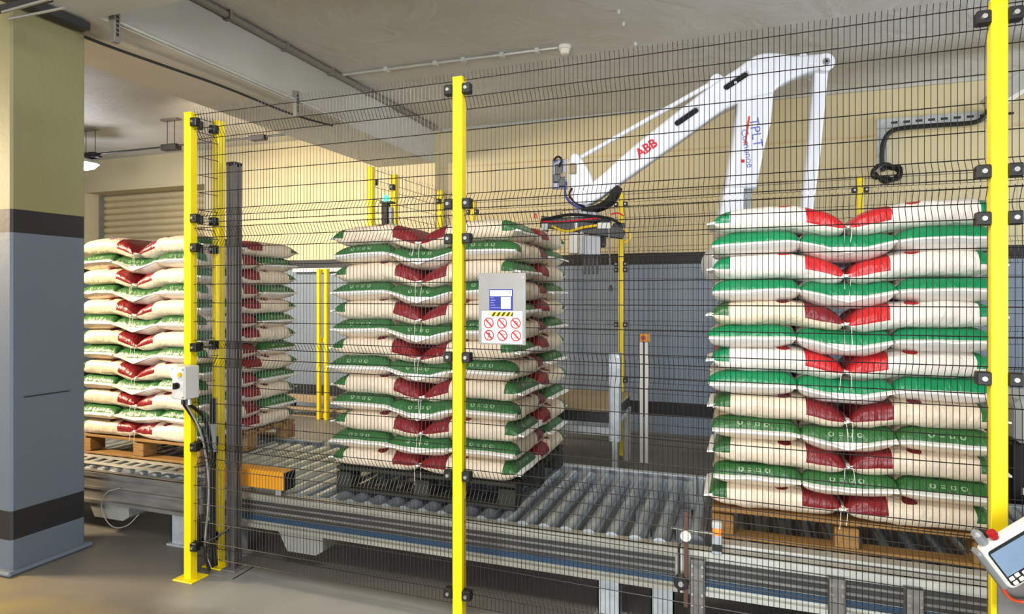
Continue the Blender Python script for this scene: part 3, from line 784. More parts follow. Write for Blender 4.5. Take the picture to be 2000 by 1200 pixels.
# lettering
q = rl2(1260, 296); a0 = rl2(1210, 331); a1 = rl2(1310, 262); ang = math.atan2(a1[1] - a0[1], a1[0] - a0[0])
tm = text_mesh('ABB', 0.095, 'redprint', bold=0.035); o = rp_('lettering', tm, 'red letters ABB'); o.location = (q[0], -0.1005, q[1]); o.rotation_euler = Euler((R(90), 0, 0)).to_matrix().to_4x4().to_euler()
o.rotation_euler = (Matrix.Rotation(-ang, 4, 'Y') @ Matrix.Rotation(R(90), 4, 'X')).to_euler()
for txt, px, py, sz, mm in (('TPLT', 1466, 268, 0.10, 'blueprint'), ('Comunoe', 1450, 298, 0.072, 'blueprint')):
    q = rl2(px, py); o = rp_('lettering', text_mesh(txt, sz, mm), 'faded blue letters running down the lower arm')
    o.location = (q[0], -0.1357, q[1]); o.rotation_euler = (Matrix.Rotation(R(-99 + 180), 4, 'Y') @ Matrix.Rotation(R(90), 4, 'X')).to_euler()
st_ = [(1452, 237), (1456, 237), (1448, 290), (1444, 292)]
rp_('orange_mark', outline_mesh('orange_mark', [loop(st_, 0)], -0.1365, -0.135, 'cable_orange', 0.0))
q = rl2(1442, 322); rp_('red_mark', MB().box((q[0] - 0.012, -0.1365, q[1] - 0.012), (q[0] + 0.012, -0.135, q[1] + 0.012)).mesh('red_mark', 'redprint'))
# black hose package under the arm end
def rpath(pts, y): return smooth_path([(rl2(*p)[0], y, rl2(*p)[1]) for p in pts], 2)
hp = MB()
for dy, dx in ((-0.07, 0), (-0.02, 4), (0.03, 8)):
    hp.tube(rpath([(1203 + dx, 366), (1196 + dx, 385), (1180 + dx, 402), (1155, 412), (1135, 412)], dy), 0.024, 8)
rp_('hose_package', hp.mesh('hose_package', 'black', 0, True))
for pts, mm in (([(1106, 360), (1103, 385), (1115, 402), (1135, 410)], 'signblue'), ([(1118, 372), (1110, 385), (1122, 400), (1142, 408)], 'black'), ([(1092, 330), (1100, 318), (1090, 310), (1082, 320)], 'black')):
    rp_('hose', MB().tube(rpath(pts, -0.11), 0.009, 6).mesh('hose', mm, 0, True))
# valve panel
a, b_ = rl2(1079, 372), rl2(1108, 314)
rp_('valve_panel', MB().box((a[0], -0.06, a[1]), (b_[0], -0.03, b_[1])).mesh('valve_panel', 'clear', 0.006))
rp_('panel_frame', MB().box((b_[0] - 0.012, -0.075, a[1]), (b_[0] + 0.004, -0.025, b_[1])).mesh('panel_frame', 'whitebox', 0.003))
for px, py, w_, h_ in ((1092, 335, 0.03, 0.04), (1100, 345, 0.02, 0.02), (1088, 352, 0.03, 0.03), (1098, 360, 0.025, 0.03)):
    q = rl2(px, py); rp_('valve', MB().box((q[0] - w_, -0.085, q[1] - h_ / 1), (q[0] + w_, -0.06, q[1] + h_)).mesh('valve', 'black' if px != 1100 else 'tabletop', 0.004))
# gripper (its own parts of the robot)
fx, fz = rl2(1140, 418)
rp_('tool_flange', MB().tube([(fx, 0, fz + 0.06), (fx, 0, fz), (fx, 0, fz - 0.001), (fx, 0, fz - 0.04)], [0.08, 0.09, 0.13, 0.13], 24).mesh('tool_flange', 'lgrey', 0, True))
g0, g1 = rl2(1058, 437), rl2(1216, 460)
rp_('gripper_frame', MB().bar((g0[0], -0.14, g0[1]), (g1[0], -0.14, g1[1]), 0.06, 0.085).bar((g0[0], 0.2, g0[1] + 0.02), (g1[0], 0.2, g1[1] + 0.02), 0.05, 0.05).bar((fx - 0.14, -0.14, fz - 0.07), (fx - 0.14, 0.2, fz - 0.06), 0.09, 0.05).bar((fx + 0.16, -0.14, fz - 0.09), (fx + 0.16, 0.2, fz - 0.08), 0.09, 0.05).mesh('gripper_frame', 'dark', 0.004))
x0, z0 = rl2(1085, 430); x1, z1 = rl2(1192, 415)
rp_('gripper_top_plate', MB().box((fx - 0.20, -0.16, fz - 0.075), (fx + 0.20, 0.18, fz - 0.045)).mesh('gripper_top_plate', 'black', 0.004))
for px0, py0, px1, py1, yy, mm in ((1112, 455, 1130, 498, -0.16, 'whitebox'), (1132, 452, 1140, 500, -0.17, 'lgrey'), (1140, 462, 1172, 500, -0.13, 'lgrey'), (1165, 440, 1190, 452, -0.19, 'whitebox'), (1150, 458, 1184, 482, -0.02, 'dark'), (1196, 440, 1218, 464, -0.16, 'dark'), (1060, 440, 1072, 455, -0.18, 'lgrey'), (1122, 440, 1128, 452, -0.19, 'whitebox')):
    a, b_ = rl2(px0, py1), rl2(px1, py0)
    rp_('gripper_block', MB().box((a[0], yy, a[1]), (b_[0], yy + 0.14, b_[1])).mesh('gripper_block', mm, 0.005))
for px in (1142, 1150, 1158, 1166):
    a, b_ = rl2(px, 536), rl2(px, 498)
    rp_('gripper_finger', MB().box((a[0] - 0.008, -0.10, a[1]), (b_[0] + 0.008, -0.03, b_[1])).mesh('gripper_finger', 'dark', 0.003))
for pts, mm, r in (([(1080, 447), (1095, 455), (1112, 458), (1135, 450), (1165, 446)], 'cable_yellow', 0.010), ([(1058, 438), (1090, 440), (1130, 436), (1170, 432), (1186, 430)], 'redprint', 0.006), ([(1214, 452), (1228, 462), (1226, 474), (1212, 480)], 'cable_yellow', 0.007), ([(1046, 433), (1049, 420), (1052, 433)], 'redprint', 0.005), ([(1190, 425), (1205, 422), (1214, 428)], 'redprint', 0.006), ([(1060, 436), (1095, 428), (1120, 425), (1150, 428)], 'black', 0.012), ([(1150, 428), (1190, 432), (1210, 445)], 'black', 0.012)):
    rp_('air_hose', MB().tube(rpath(pts, -0.20), r, 6).mesh('air_hose', mm, 0, True))
q = rl2(1093, 423); rp_('brass_fitting', MB().cyl((q[0], -0.17, q[1] - 0.03), (q[0], -0.17, q[1] + 0.03), 0.028, 12).mesh('brass_fitting', 'tabletop', 0.004, True))
a, b_ = rl2(1187, 452), rl2(1190, 568)
rp_('sensor_rod', MB().cyl((a[0], -0.19, a[1]), (b_[0], -0.19, b_[1]), 0.006, 8).mesh('sensor_rod', 'bolt', 0, True))
rp_('rod_tip', MB().tube([(b_[0], -0.19, b_[1] + 0.04), (b_[0], -0.19, b_[1] + 0.015), (b_[0], -0.19, b_[1] - 0.005)], [0.008, 0.016, 0.016], 10).mesh('rod_tip', 'black', 0, True))

# ------------------------------------------------------------------ infeed table behind the conveyor
tb = thing('infeed_table', (-1.6, 5.85, 0), 'beige topped infeed table with grey steel corner posts behind the bare rollers', 'table')
X1 = -1.03
MB().box((-2.5, 5.32, 0.62), (X1, 6.32, 0.65)).build('belt_top', 'tabletop', tb, 0.004)
MB().box((-2.5, 5.33, 0.53), (X1 - 0.01, 6.31, 0.618)).build('apron', 'dark', tb, 0.004)
MB().box((-2.5, 5.29, 0.43), (X1, 5.33, 0.50)).build('side_rail', 'galv', tb, 0.004)
MB().box((X1 - 0.03, 5.33, 0.46), (X1, 6.32, 0.51)).build('side_rail', 'galv', tb, 0.004)
a, b_ = at(1190, 912, Y=5.24), at(1213, 690, Y=5.24)
MB().box((a.x, 5.22, 0.40), (b_.x, 5.27, b_.z)).build('corner_post', 'galv', tb, 0.004)
MB().box((a.x + 0.025, 5.22, 0.0), (b_.x - 0.025, 5.28, 0.40)).build('leg', 'galv', tb, 0.004)
for z in (b_.z - 0.03, 0.63, 0.44):
    MB().cyl((b_.x - 0.02, 5.22, z), (b_.x - 0.02, 5.21, z), 0.009, 8).build('bolt', 'bolt', tb)
MB().box((X1 - 0.06, 6.2, 0.0), (X1, 6.28, 0.45)).build('leg', 'galvpale', tb, 0.003)
MB().box((-2.45, 5.3, 0.0), (-2.38, 5.37, 0.44)).build('leg', 'galv', tb, 0.003)
MB().box((-2.45, 6.2, 0.0), (-2.38, 6.28, 0.44)).build('leg', 'galv', tb, 0.003)
YS = 6.2
a, b_ = at(1250, 790, Y=YS), at(1266, 668, Y=YS)
ss = thing('sensor_post', ((a.x + b_.x) / 2, YS, 0), 'white twin sensor post with small orange emergency box beside the infeed table', 'sensor post')
for xx in (a.x, b_.x - 0.03):
    MB().box((xx, YS - 0.02, 0.0), (xx + 0.03, YS + 0.02, b_.z)).build('upright', 'signwhite', ss, 0.003)
MB().box((a.x + 0.032, YS - 0.015, 0.45), (b_.x - 0.032, YS + 0.015, b_.z)).build('dark_insert', 'black', ss)
MB().box((a.x + 0.005, YS - 0.04, b_.z), (b_.x + 0.015, YS + 0.03, b_.z + 0.078)).build('orange_box', 'orange', ss, 0.005)
MB().cyl(((a.x + b_.x) / 2, YS - 0.04, b_.z + 0.04), ((a.x + b_.x) / 2, YS - 0.06, b_.z + 0.04), 0.022, 14).build('red_button', 'red', ss, 0, True)

# yellow twin guide posts and a timber rack against the rear wall, seen between two stacks
YG = 6.95
gp = thing('twin_guard_post', (at(632, 800, Y=YG).x, YG, 0), 'pair of slim yellow guard posts near the rear wall, between left and middle stacks', 'post')
for px in (623, 638):
    x = at(px, 700, Y=YG).x
    MB().box((x - 0.025, YG - 0.025, 0), (x + 0.025, YG + 0.025, 1.95)).build('upright', 'yellow', gp, 0.004)
for z in (0.02, 1.0, 1.9):
    MB().box((at(623, 0, Y=YG).x, YG + 0.026, z), (at(638, 0, Y=YG).x, YG + 0.036, z + 0.05)).build('cross_plate', 'yellow', gp)
rk = thing('timber_rack', (-5.3, 7.1, 0), 'pale timber boards resting low by the rear wall behind the twin guard posts', 'rack')
xa, xb = at(560, 770, Y=7.1).x, at(690, 770, Y=7.1).x
for py0, py1 in ((776, 788), (799, 806), (815, 824)):
    z1, z0 = at(640, py0, Y=7.1).z, at(640, py1, Y=7.1).z
    MB().box((xa, 7.05, z0), (xb, 7.20, z1)).build('board', 'tabletop', rk, 0.004)
for xx in (xa + 0.05, xb - 0.1):
    MB().box((xx, 7.10, 0), (xx + 0.06, 7.16, at(640, 776, Y=7.1).z - 0.01)).build('upright', 'dark', rk)

# ------------------------------------------------------------------ things on the front fence
# switch box on the left post
sb = thing('switch_box', (-2.80, 2.70, 1.12), 'light grey switch box with lit button and black switch on left post', 'control box')
bx0, bx1 = -2.925, -2.835
MB().box((bx0, 2.655, 1.035), (bx1, 2.755, 1.215)).build('box_body', 'whitebox', sb, 0.005)
MB().box((bx0 + 0.004, 2.650, 1.04), (bx1 - 0.004, 2.656, 1.21)).build('box_lid', 'whitebox', sb, 0.002)
MB().cyl((bx0 + 0.024, 2.65, 1.172), (bx0 + 0.024, 2.636, 1.172), 0.015, 16).build('lit_button', 'led_small', sb, 0, True)
MB().cyl((bx0 + 0.064, 2.65, 1.172), (bx0 + 0.064, 2.638, 1.172), 0.013, 16).build('yellow_button', 'cable_yellow', sb, 0, True)
MB().cyl((bx0 + 0.045, 2.65, 1.112), (bx0 + 0.045, 2.64, 1.112), 0.017, 16).box((bx0 + 0.039, 2.622, 1.095), (bx0 + 0.051, 2.64, 1.129)).build('rotary_switch', 'black', sb, 0, True)
for xx in (bx0 + 0.008, bx1 - 0.008):
    for z in (1.05, 1.20): MB().cyl((xx, 2.65, z), (xx, 2.647, z), 0.004, 8).build('screw', 'bolt', sb)
for k, (xx, mm) in enumerate(((bx0 + 0.02, 'black'), (bx0 + 0.045, 'black'), (bx0 + 0.065, 'galv'))):
    MB().cyl((xx, 2.71, 1.034), (xx, 2.71, 1.00), 0.011, 10).build('cable_gland', mm, sb, 0, True)
# cable bundle and bracket in the narrow return bay
cb = thing('cable_bundle', (-2.90, 2.86, 0), 'grey and black cables hanging down from the switch box between the two posts', 'cables')
for pts, mm, r in (([(-2.90, 2.71, 1.0), (-2.895, 2.78, 0.9), (-2.89, 2.86, 0.78), (-2.885, 2.86, 0.4), (-2.90, 2.85, 0.12), (-2.88, 2.87, 0.02)], 'black', 0.009),
                   ([(-2.88, 2.71, 1.0), (-2.87, 2.79, 0.86), (-2.875, 2.84, 0.70), (-2.86, 2.85, 0.5), (-2.87, 2.84, 0.3), (-2.90, 2.85, 0.15), (-2.88, 2.88, 0.03)], 'cable_grey', 0.006),
                   ([(-2.86, 2.71, 1.0), (-2.86, 2.82, 0.92), (-2.865, 2.88, 0.7), (-2.868, 2.88, 0.3), (-2.86, 2.90, 0.04)], 'black', 0.010),
                   ([(-2.885, 2.85, 0.19), (-2.83, 2.90, 0.22), (-2.79, 2.93, 0.26)], 'black', 0.007)):
    MB().tube(smooth_path(pts, 2), r, 7).build('cable', mm, cb, 0, True)
MB().box((-2.905, 2.865, 0.70), (-2.855, 2.90, 0.86)).build('junction_box', 'galv', cb, 0.004)
MB().box((-2.915, 2.905, 0.02), (-2.895, 2.935, 1.0)).build('cable_channel', 'dark', cb)

# sign plate
sl_, sr_, stp, sbt = 935, 1027, 533, 672
fd = (Vector(pR) - Vector(pM)).normalized()
ang = math.atan2(fd.y, fd.x)
def fp(px, py, off=0.012):
    d = ray(px, py); n = Vector((-fd.y, fd.x, 0)); o = Vector((pM[0], pM[1], 0)) - n * off
    k = (o - EYE).dot(n) / d.dot(n); p = EYE + d * k
    return ((p.x - pM[0]) * fd.x + (p.y - pM[1]) * fd.y, p.z)
c0, c1 = fp(sl_, sbt), fp(sr_, stp)
so = Vector((pM[0] + fd.x * c0[0], pM[1] + fd.y * c0[0], c0[1]))
sg = thing('warning_sign_plate', so, 'grey metal plate with blue machine label and red prohibition symbols on the mesh', 'sign', rotz=ang)
def sp(px, py): q = fp(px, py); return (q[0] - c0[0], q[1] - c0[1])
SY = -0.012
def slab(name, p0, p1, y, m, d=0.001, label=None, bev=0.0):
    a, b_ = sp(*p0), sp(*p1)
    o = MB().box((min(a[0], b_[0]), y - d, min(a[1], b_[1])), (max(a[0], b_[0]), y, max(a[1], b_[1]))).build(name, m, sg, bev, world=False)
    if label: o['label'] = label
    return o
slab('plate', (935, 672), (1027, 533), SY, 'plate', 0.002, bev=0.0008)
y1 = SY - 0.0022
slab('machine_label', (956, 606), (1002, 565), y1, 'signblue', 0.0006, 'blue machine label')
slab('label_header', (957.5, 579), (1000, 567), y1 - 0.0007, 'signwhite', 0.0003)
slab('label_cells', (979, 603.5), (998, 580.5), y1 - 0.0007, 'signwhite', 0.0003)
lines = MB()
def ln(p0, p1, y): 
    a, b_ = sp(*p0), sp(*p1); lines.box((min(a[0], b_[0]), y - 0.0003, min(a[1], b_[1])), (max(a[0], b_[0]), y, max(a[1], b_[1])))
for k in range(3): ln((960 + (k > 0) * 9, 570.6 + k * 2.6), (986, 569.4 + k * 2.6), y1 - 0.0011)
for k in range(4): ln((958.5, 582.5 + k * 4.8), (965 + (k % 2) * 3, 581.4 + k * 4.8), y1 - 0.0011); ln((979, 585.3 + k * 4.6), (998, 584.8 + k * 4.6), y1 - 0.0011)
ln((958.5, 602), (977, 601.2), y1 - 0.0011)
lines.build('label_print', 'signlines', sg, world=False)
q = sp(994, 571.5); o = link_mesh('lettering', text_mesh('C E', 0.0145, 'dark'), sg); o.location = (q[0], y1 - 0.0014, q[1]); o.rotation_euler = (R(90), 0, 0)
slab('prohibition_sticker', (941.5, 669.5), (1020.5, 608.5), y1, 'signwhite', 0.0006, 'white sticker with six red prohibition signs')
slab('hazard_tape', (959.5, 618), (1002, 610), y1 - 0.0007, 'cable_yellow', 0.0003)
hz = MB()
for k in range(5):
    a = sp(960 + k * 9.4, 618); b_ = sp(964.5 + k * 9.4, 618); c = sp(970 + k * 9.4, 610); d_ = sp(965.5 + k * 9.4, 610)
    if k == 4: c = sp(1001.8, 610); b_ = sp(1001.8, 618)
    hz.poly([(p[0], y1 - 0.0011, p[1]) for p in (a, b_, c, d_)], (0, -0.0003, 0))
hz.build('hazard_stripes', 'black', sg, world=False)
rad = abs(sp(10 + 950, 600)[0] - sp(950, 600)[0]) * 0.98
for i, (px, py) in enumerate(((955, 631), (981, 631.3), (1007.5, 631.7), (955.5, 655), (981.6, 655.8), (1008.3, 656.4))):
    cx_, cz_ = sp(px, py)
    m = MB(); n = 28
    ro, ri = rad, rad * 0.79
    for k in range(n):
        a0_, a1_ = 2 * math.pi * k / n, 2 * math.pi * (k + 1) / n
        m.poly([(cx_ + ro * math.cos(a0_), y1 - 0.0008, cz_ + ro * math.sin(a0_)), (cx_ + ro * math.cos(a1_), y1 - 0.0008, cz_ + ro * math.sin(a1_)), (cx_ + ri * math.cos(a1_), y1 - 0.0008, cz_ + ri * math.sin(a1_)), (cx_ + ri * math.cos(a0_), y1 - 0.0008, cz_ + ri * math.sin(a0_))], (0, -0.0004, 0))
    dd = rad * 0.66; w_ = rad * 0.10
    m.poly([(cx_ - dd - w_, y1 - 0.0012, cz_ + dd - w_), (cx_ - dd + w_, y1 - 0.0012, cz_ + dd + w_), (cx_ + dd + w_, y1 - 0.0012, cz_ - dd + w_), (cx_ + dd - w_, y1 - 0.0012, cz_ - dd - w_)], (0, -0.0004, 0))
    m.build('prohibition_ring', 'red', sg, world=False)
    g = MB(); r_ = rad
    def gb(ax, az, bx, bz, w): g.bar((cx_ + ax * r_, y1 - 0.0009, cz_ + az * r_), (cx_ + bx * r_, y1 - 0.0009, cz_ + bz * r_), w * r_, 0.0003, up=(0, 1, 0))
    if i == 0: gb(-.3, .45, .0, .45, .08); gb(0, .45, .1, .3, .08); gb(-.55, -.3, -.3, -.3, .08); gb(-.55, -.3, -.5, -.05, .08); gb(.3, .1, .5, -.15, .08); gb(.2, -.3, .55, -.2, .08)
    elif i == 1: gb(-.4, -.3, .3, .3, .08); gb(0, .45, .5, .2, .1); gb(-.5, -.1, -.1, -.45, .08); gb(.1, -.1, .4, -.3, .08)
    elif i == 2: gb(-.1, .4, .5, .1, .14); gb(0, .1, .5, -.2, .2); gb(-.5, -.2, -.1, -.4, .1); gb(-.1, .4, .0, -.2, .1)
    elif i == 3: gb(.05, .45, .05, .65, .22); gb(0.05, .4, 0, -.05, .28); gb(0, -.05, -.25, -.6, .16); gb(0, -.05, .3, -.55, .16); gb(0, .3, -.4, .5, .12); gb(.1, .3, .4, .05, .12)
    elif i == 4: gb(-.1, .3, .6, .25, .1); gb(.6, .25, .6, 0, .1); gb(0, .1, .5, .05, .08); gb(-.5, -.4, .0, -.35, .08)
    else: gb(0, .4, 0, -.5, .1); gb(-.1, .4, .1, .5, .1); gb(-.2, -.5, .2, -.5, .08); gb(0, .1, .2, .0, .08)
    g.build('pictogram', 'dark', sg, world=False)
for px, py in ((938, 543), (1022, 543), (1024, 664), (938, 664)):
    a = sp(px, py); MB().cyl((a[0], SY - 0.002, a[1]), (a[0], SY - 0.005, a[1]), 0.0035, 10).build('rivet', 'bolt', sg, world=False)

# hand controller hung on the right post
pc = at(2012, 1067, Y=2.50)
hc = thing('hand_controller', pc, 'white robot hand controller with lit screen hanging tilted on the right post', 'controller')
mt = Matrix.Rotation(YAW * 0.4, 4, 'Z') @ Matrix.Rotation(R(-37), 4, 'Y') @ Matrix.Rotation(R(8), 4, 'X')
def hp_(name, lo, hi, m, bev=0.002, rnd_=None, label=None):
    o = MB().box(lo, hi).build(name, m, hc, bev, world=False); o.rotation_euler = mt.to_euler()
    if label: o['label'] = label
    return o
hw, hh = 0.135, 0.080
def rrect(w, h, r, n=5):
    P = []
    for cx_, cz_, a0_ in ((w - r, h - r, 0), (-w + r, h - r, 90), (-w + r, -h + r, 180), (w - r, -h + r, 270)):
        P += [(cx_ + r * math.cos(R(a0_ + 90 * i / n)), cz_ + r * math.sin(R(a0_ + 90 * i / n))) for i in range(n + 1)]
    return P
o = link_mesh('casing', outline_mesh('casing', [rrect(hw, hh, 0.022)], -0.022, 0.022, 'signwhite', 0.006), hc); o.rotation_euler = mt.to_euler()
o = link_mesh('bezel', outline_mesh('bezel', [rrect(hw - 0.012, hh - 0.010, 0.012)], -0.0235, -0.021, 'dark', 0.0), hc); o.rotation_euler = mt.to_euler()
hp_('screen', (-0.118, -0.026, -0.030), (0.07, -0.0238, 0.060), 'screen', 0.0, label='pale blue lit screen')
hp_('grip_edge', (-0.150, -0.022, -0.074), (-0.132, 0.03, 0.078), 'lgrey', 0.008, label='grey rubber side grip')
for kx, kz in ((-0.110, -0.042), (-0.090, -0.040), (-0.108, -0.060), (-0.086, -0.058), (-0.066, -0.044), (-0.066, -0.062)):
    hp_('key', (kx - 0.008, -0.028, kz - 0.007), (kx + 0.008, -0.0236, kz + 0.007), 'signwhite', 0.002)
o = MB().tube([(-0.015, -0.024, -0.035), (-0.015, -0.040, -0.035), (-0.012, -0.060, -0.033), (-0.010, -0.066, -0.032)], [0.018, 0.014, 0.011, 0.009], 14).build('joystick', 'black', hc, 0, True, False); o.rotation_euler = mt.to_euler()
o = MB().tube([(-0.07, 0, 0.078), (-0.07, 0, 0.094), (-0.07, 0, 0.095), (-0.07, 0, 0.106)], [0.011, 0.011, 0.016, 0.014], 16).build('emergency_button', 'red', hc, 0, True, False); o.rotation_euler = mt.to_euler()
hp_('hanger', (-0.122, -0.01, 0.074), (-0.092, 0.03, 0.128), 'lgrey', 0.010)
ca = [at(1950, 1118, Y=2.52), at(1955, 1142, Y=2.53), at(1966, 1163, Y=2.53), at(1982, 1175, Y=2.53), at(2005, 1177, Y=2.53), at(2060, 1172, Y=2.5)]
MB().tube(smooth_path(ca, 2), 0.005, 8).build('orange_cable', 'cable_orange', hc, 0, True)
hk = thing('controller_bracket', (pR[0] + 0.05, 2.58, 0.55), 'grey bent steel bracket behind the hand controller on the right post', 'bracket')
b0 = at(1990, 1110, Y=2.6)
MB().box((b0.x - 0.07, 2.565, b0.z - 0.16), (b0.x + 0.10, 2.575, b0.z + 0.02)).box((b0.x - 0.07, 2.575, b0.z - 0.03), (b0.x - 0.06, 2.67, b0.z + 0.02)).build('bracket_plate', 'galvdark', hk, 0.002)

# ------------------------------------------------------------------ ceiling and wall services
Yc = YWR - 0.03
ct = thing('cable_tray', at(1720, 240, Y=Yc), 'grey perforated cable tray bent down the rear wall above the right stack', 'cable tray')
tr = MB(); T0, T1, T2 = at(1722, 243, Y=Yc), at(1932, 226, Y=Yc), at(1722, 330, Y=Yc)
tr.box((T0.x - 0.05, Yc - 0.03, T0.z - 0.05), (T1.x + 0.10, Yc + 0.028, T0.z + 0.05)); tr.box((T0.x - 0.05, Yc - 0.03, T2.z), (T0.x + 0.05, Yc + 0.028, T0.z - 0.05))
tr.build('tray', 'galv', ct, 0.004)
for k in range(10): MB().box((T0.x + 0.08 + k * 0.11, Yc - 0.033, T0.z - 0.012), (T0.x + 0.14 + k * 0.11, Yc - 0.031, T0.z + 0.012)).build('tray_slot', 'dark', ct)
bc = thing('black_cable', at(1728, 250, Y=Yc - 0.06), 'thick black cable following the wall tray and ending in a hanging coil', 'cable')
cp = [at(p_[0], p_[1], Y=Yc - 0.06) for p_ in ((1932, 205), (1928, 222), (1915, 236), (1895, 241), (1840, 244), (1770, 249), (1738, 255), (1724, 280), (1722, 310), (1724, 335))]
MB().tube(smooth_path(cp, 2), 0.024, 8).build('cable_run', 'black', bc, 0, True)
k0 = at(1732, 338, Y=Yc - 0.09); coil = []
for i in range(90):
    a = 2 * math.pi * i / 22; rr = 0.12 + 0.012 * math.sin(i * 0.7)
    coil.append((k0.x + rr * 1.05 * math.cos(a), Yc - 0.10 + 0.045 * math.sin(i * 0.31), k0.z + rr * 0.62 * math.sin(a) + 0.02 * math.sin(i * 0.9)))
MB().tube(coil, 0.016, 7).build('cable_coil', 'black', bc, 0, True)
# smoke detector with conduit
sd_ = at(1103, 90, Z=ZC)
dt = thing('smoke_detector', (sd_.x, sd_.y, ZC), 'white smoke detector on the ceiling at the end of a thin conduit', 'detector')
MB().tube([(0, 0, 0), (0, 0, -0.03), (0, 0, -0.031), (0, 0, -0.07), (0, 0, -0.075)], [0.055, 0.055, 0.045, 0.035, 0.02], 20).build('housing', 'signwhite', dt, 0, True, False)
c0_, c1_ = at(640, 150, Z=ZC - 0.015), at(1090, 93, Z=ZC - 0.015)
cd = thing('ceiling_conduit', c0_, 'thin grey cable conduit crossing the ceiling to the smoke detector', 'conduit')
MB().tube([c0_, c1_], 0.014, 8).build('pipe', 'galvpale', cd, 0, True)
for f in (0.06, 0.28, 0.5, 0.62, 0.78, 0.92):
    p = c0_.lerp(c1_, f); MB().box((p.x - 0.02, p.y - 0.03, ZC - 0.04), (p.x + 0.02, p.y + 0.03, ZC)).build('clamp', 'whitebox', cd, 0.003)
for px, py in ((1208, 20), (1218, 44), (1241, 83)):
    p = at(px, py, Z=ZC)
    tag(MB().tube([(p.x, p.y, ZC), (p.x, p.y, ZC - 0.02), (p.x, p.y, ZC - 0.03)], [0.014, 0.012, 0.006], 10).build('ceiling_anchor', 'whitebox', None, 0, True), 'tiny pale ceiling anchor, %s of three right of the smoke detector' % {20: 'nearest the camera', 44: 'middle one', 83: 'farthest'}[py], 'anchor', 'ceiling anchor stubs')
# dark seam pipe along the beam head
bp = thing('beam_pipe', (BX1 + 0.03, 5, ZC - 0.04), 'dark grey pipe run along the top of the main beam', 'pipe')
MB().tube([(BX1 + 0.03, 2.9, ZC - 0.035), (BX1 + 0.03, YW - 0.04, ZC - 0.035)], 0.03, 10).build('pipe', 'conduit', bp, 0, True)
for k in range(7):
    y = 3.2 + k * 0.65; MB().box((BX1, y, ZC - 0.075), (BX1 + 0.07, y + 0.03, ZC)).build('pipe_clip', 'conduit', bp)
# perforated strut brackets hanging from the beam face, and the cable slung between them
def hanger(px, py0, py1, label):
    a = at(px, py0, X=BX1 + 0.02); b_ = at(px, py1, X=BX1 + 0.02)
    t = thing('strut_hanger', (a.x, a.y, b_.z), label, 'bracket', 'strut hangers on the beam')
    MB().box((a.x - 0.018, a.y - 0.022, b_.z), (a.x + 0.02, a.y + 0.022, a.z)).build('strut', 'conduit', t, 0.003)
    for k in range(5):
        z = b_.z + 0.04 + k * (a.z - b_.z - 0.06) / 5
        MB().box((a.x + 0.019, a.y - 0.008, z), (a.x + 0.022, a.y + 0.008, z + 0.02)).build('strut_hole', 'dark', t)
hanger(225, 22, 84, 'perforated grey strut hanging on the beam nearest the pillar')
hanger(578, 178, 228, 'perforated grey strut hanging on the beam far from the pillar')
tb2 = thing('beam_cable', (BX1 - 0.2, 4, BZ - 0.03), 'thin dark cable slung below the main beam from the pillar', 'cable')
cc = [at(25, 18, Z=BZ - 0.02), at(140, 62, Z=BZ - 0.03), at(210, 90, Z=BZ - 0.03), at(330, 132, Z=BZ - 0.03), at(440, 170, Z=BZ - 0.025), at(570, 225, Z=BZ - 0.025), at(650, 246, Z=BZ - 0.02)]
MB().tube(smooth_path(cc, 2), 0.010, 6).build('cable_run', 'dark', tb2, 0, True)
fl = thing('beam_edge_conduit', (BX1, 5, BZ), 'pale thin conduit along the lower edge of the main beam', 'conduit')
MB().tube([(BX1 + 0.015, 2.95, BZ + 0.02), (BX1 + 0.015, 5.6, BZ + 0.02)], 0.013, 8).build('pipe', 'galvpale', fl, 0, True)
# duct and tubes in the corner above the pillar
a, b_ = at(70, 12, Z=BZ - 0.02), at(158, 42, Z=BZ - 0.02)
dk = thing('corner_duct', ((a + b_) / 2), 'dark steel trunking under the beams above the pillar', 'trunking')
MB().bar((-3.86, 2.25, BZ - 0.04), (-3.86, 2.86, BZ - 0.04), 0.09, 0.05).build('trunking', 'dark', dk, 0.004)
lp = thing('tube_lamp', at(60, 10, Z=2.9), 'unlit clear tube lamp at the ceiling corner before the pillar', 'lamp')
for dz in (0, 0.07):
    p0, p1 = at(5, 24, Y=2.25), at(98, -2, Y=2.25)
    MB().tube([p0 + Vector((0, dz * 0.5, -dz * 0.3)), p1 + Vector((0, dz, -dz * 0.2))], 0.008, 8).build('tube', 'bolt', lp, 0, True)
p0 = at(20, 18, Y=2.25); MB().box((p0.x - 0.3, 2.27, p0.z + 0.02), (p0.x + 0.25, 2.30, p0.z + 0.05)).build('batten', 'dark', lp)
MB().box((p0.x - 0.28, 2.275, p0.z + 0.05), (p0.x - 0.24, 2.295, BZ)).build('drop_rod', 'dark', lp)

# lamps slung on a track in the left bay
YLt = 6.0
def track_z(px, py): return at(px, py, Y=YLt)
l0, l1, l2 = track_z(150, 309), track_z(360, 283), track_z(645, 245)
lt = thing('lamp_track', (l0.x, YLt, l0.z), 'thin dark lamp track slung from the ceiling across the left bay', 'lamp track')
zt = l1.z
MB().tube([(l0.x - 0.6, YLt, zt), (l2.x, YLt, zt)], 0.012, 8).build('track', 'dark', lt, 0, True)
for px in (168, 186, 327, 341, 520):
    x = track_z(px, 300).x
    MB().tube([(x, YLt, zt), (x, YLt, ZC)], 0.004, 6).build('drop_wire', 'dark', lt)
for px in (176, 334):
    x = track_z(px, 300).x
    MB().box((x - 0.13, YLt - 0.04, ZC - 0.02), (x + 0.13, YLt + 0.04, ZC)).build('ceiling_plate', 'conduit', lt)
    MB().box((x - 0.12, YLt - 0.05, zt - 0.05), (x + 0.12, YLt + 0.05, zt + 0.02)).build('gear_box', 'dark', lt, 0.004)
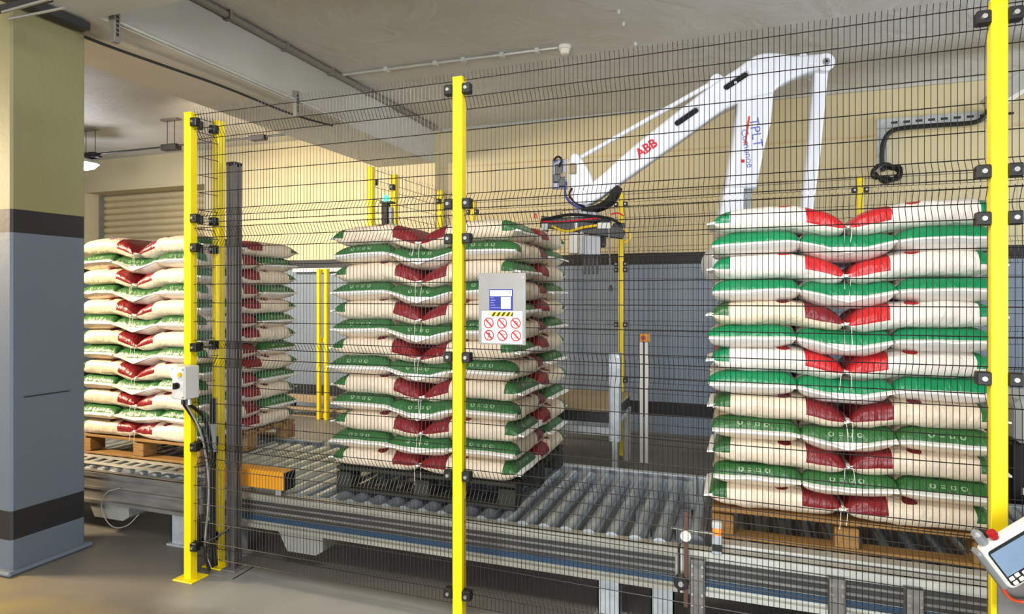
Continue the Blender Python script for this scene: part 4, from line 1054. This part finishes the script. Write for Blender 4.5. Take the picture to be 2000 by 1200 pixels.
for px in (505, 640):
    x = track_z(px, 260).x
    MB().box((x - 0.10, YLt - 0.04, zt - 0.04), (x + 0.10, YLt + 0.04, zt + 0.02)).build('gear_box', 'dark', lt, 0.004)
lx = track_z(165, 320)
lm = thing('hanging_lamp', (lx.x, YLt, lx.z), 'glowing white lamp hanging from the track beside the banded pillar', 'lamp')
MB().tube([(0, 0, 0.09), (0, 0, 0.06), (0, 0, 0.03), (0, 0, 0.0)], [0.05, 0.10, 0.15, 0.17], 20).build('shade', 'whitebox', lm, 0, True, False)
MB().tube([(0, 0, 0.0), (0, 0, -0.05), (0, 0, -0.085)], [0.16, 0.12, 0.03], 20).build('bulb', 'led_white', lm, 0, True, False)
MB().box((-0.1, -0.03, 0.09), (0.28, 0.03, zt - lx.z - 0.05)).build('arm', 'dark', lm, 0.003, world=False)
ld = bpy.data.lights.new('hanging_lamp_light', 'POINT'); ld.energy = 25; ld.color = (0.92, 0.93, 1.0); ld.shadow_soft_size = 0.12
lo = bpy.data.objects.new('hanging_lamp_light', ld); COL.objects.link(lo); lo.location = (lx.x, YLt - 0.05, lx.z - 0.2)

# pale duct and machine at the right edge, beyond the front right post
a, b_ = at(1965, 195, Y=6.6), at(2060, 110, Y=6.6)
du = thing('sloping_duct', a, 'pale sloping sheet metal duct right of the post nearest the camera', 'duct')
MB().bar(a + Vector((-0.1, 0, -0.02)), b_ + Vector((0.5, 0, 0.35)), 0.16, 0.34, up=(0, 1, 0)).build('duct_body', 'galvpale', du, 0.006)
d0 = at(1965, 198, Y=6.4); d1 = at(2060, 140, Y=6.4)
MB().bar(d0, d1 + Vector((0.4, 0, 0.25)), 0.04, 0.03).build('duct_rail', 'signwhite', du, 0.003)
x0 = at(1975, 900, Y=4.6).x
mc = thing('dark_machine_cabinet', (x0 + 0.4, 4.9, 0), 'black machine cabinet half hidden beyond the front right post', 'machine')
MB().box((x0, 4.6, 0.1), (x0 + 0.9, 5.2, 0.72)).build('cabinet', 'black', mc, 0.01)
MB().box((x0 + 0.02, 4.59, 0.72), (x0 + 0.88, 5.2, 0.98)).build('pale_hood', 'whitebox', mc, 0.03)
MB().box((x0 + 0.05, 4.59, 0.42), (x0 + 0.3, 4.6, 0.46)).build('label_strip', 'signwhite', mc)
MB().box((x0 + 0.02, 4.62, 0), (x0 + 0.88, 5.18, 0.1)).build('plinth', 'dark', mc)
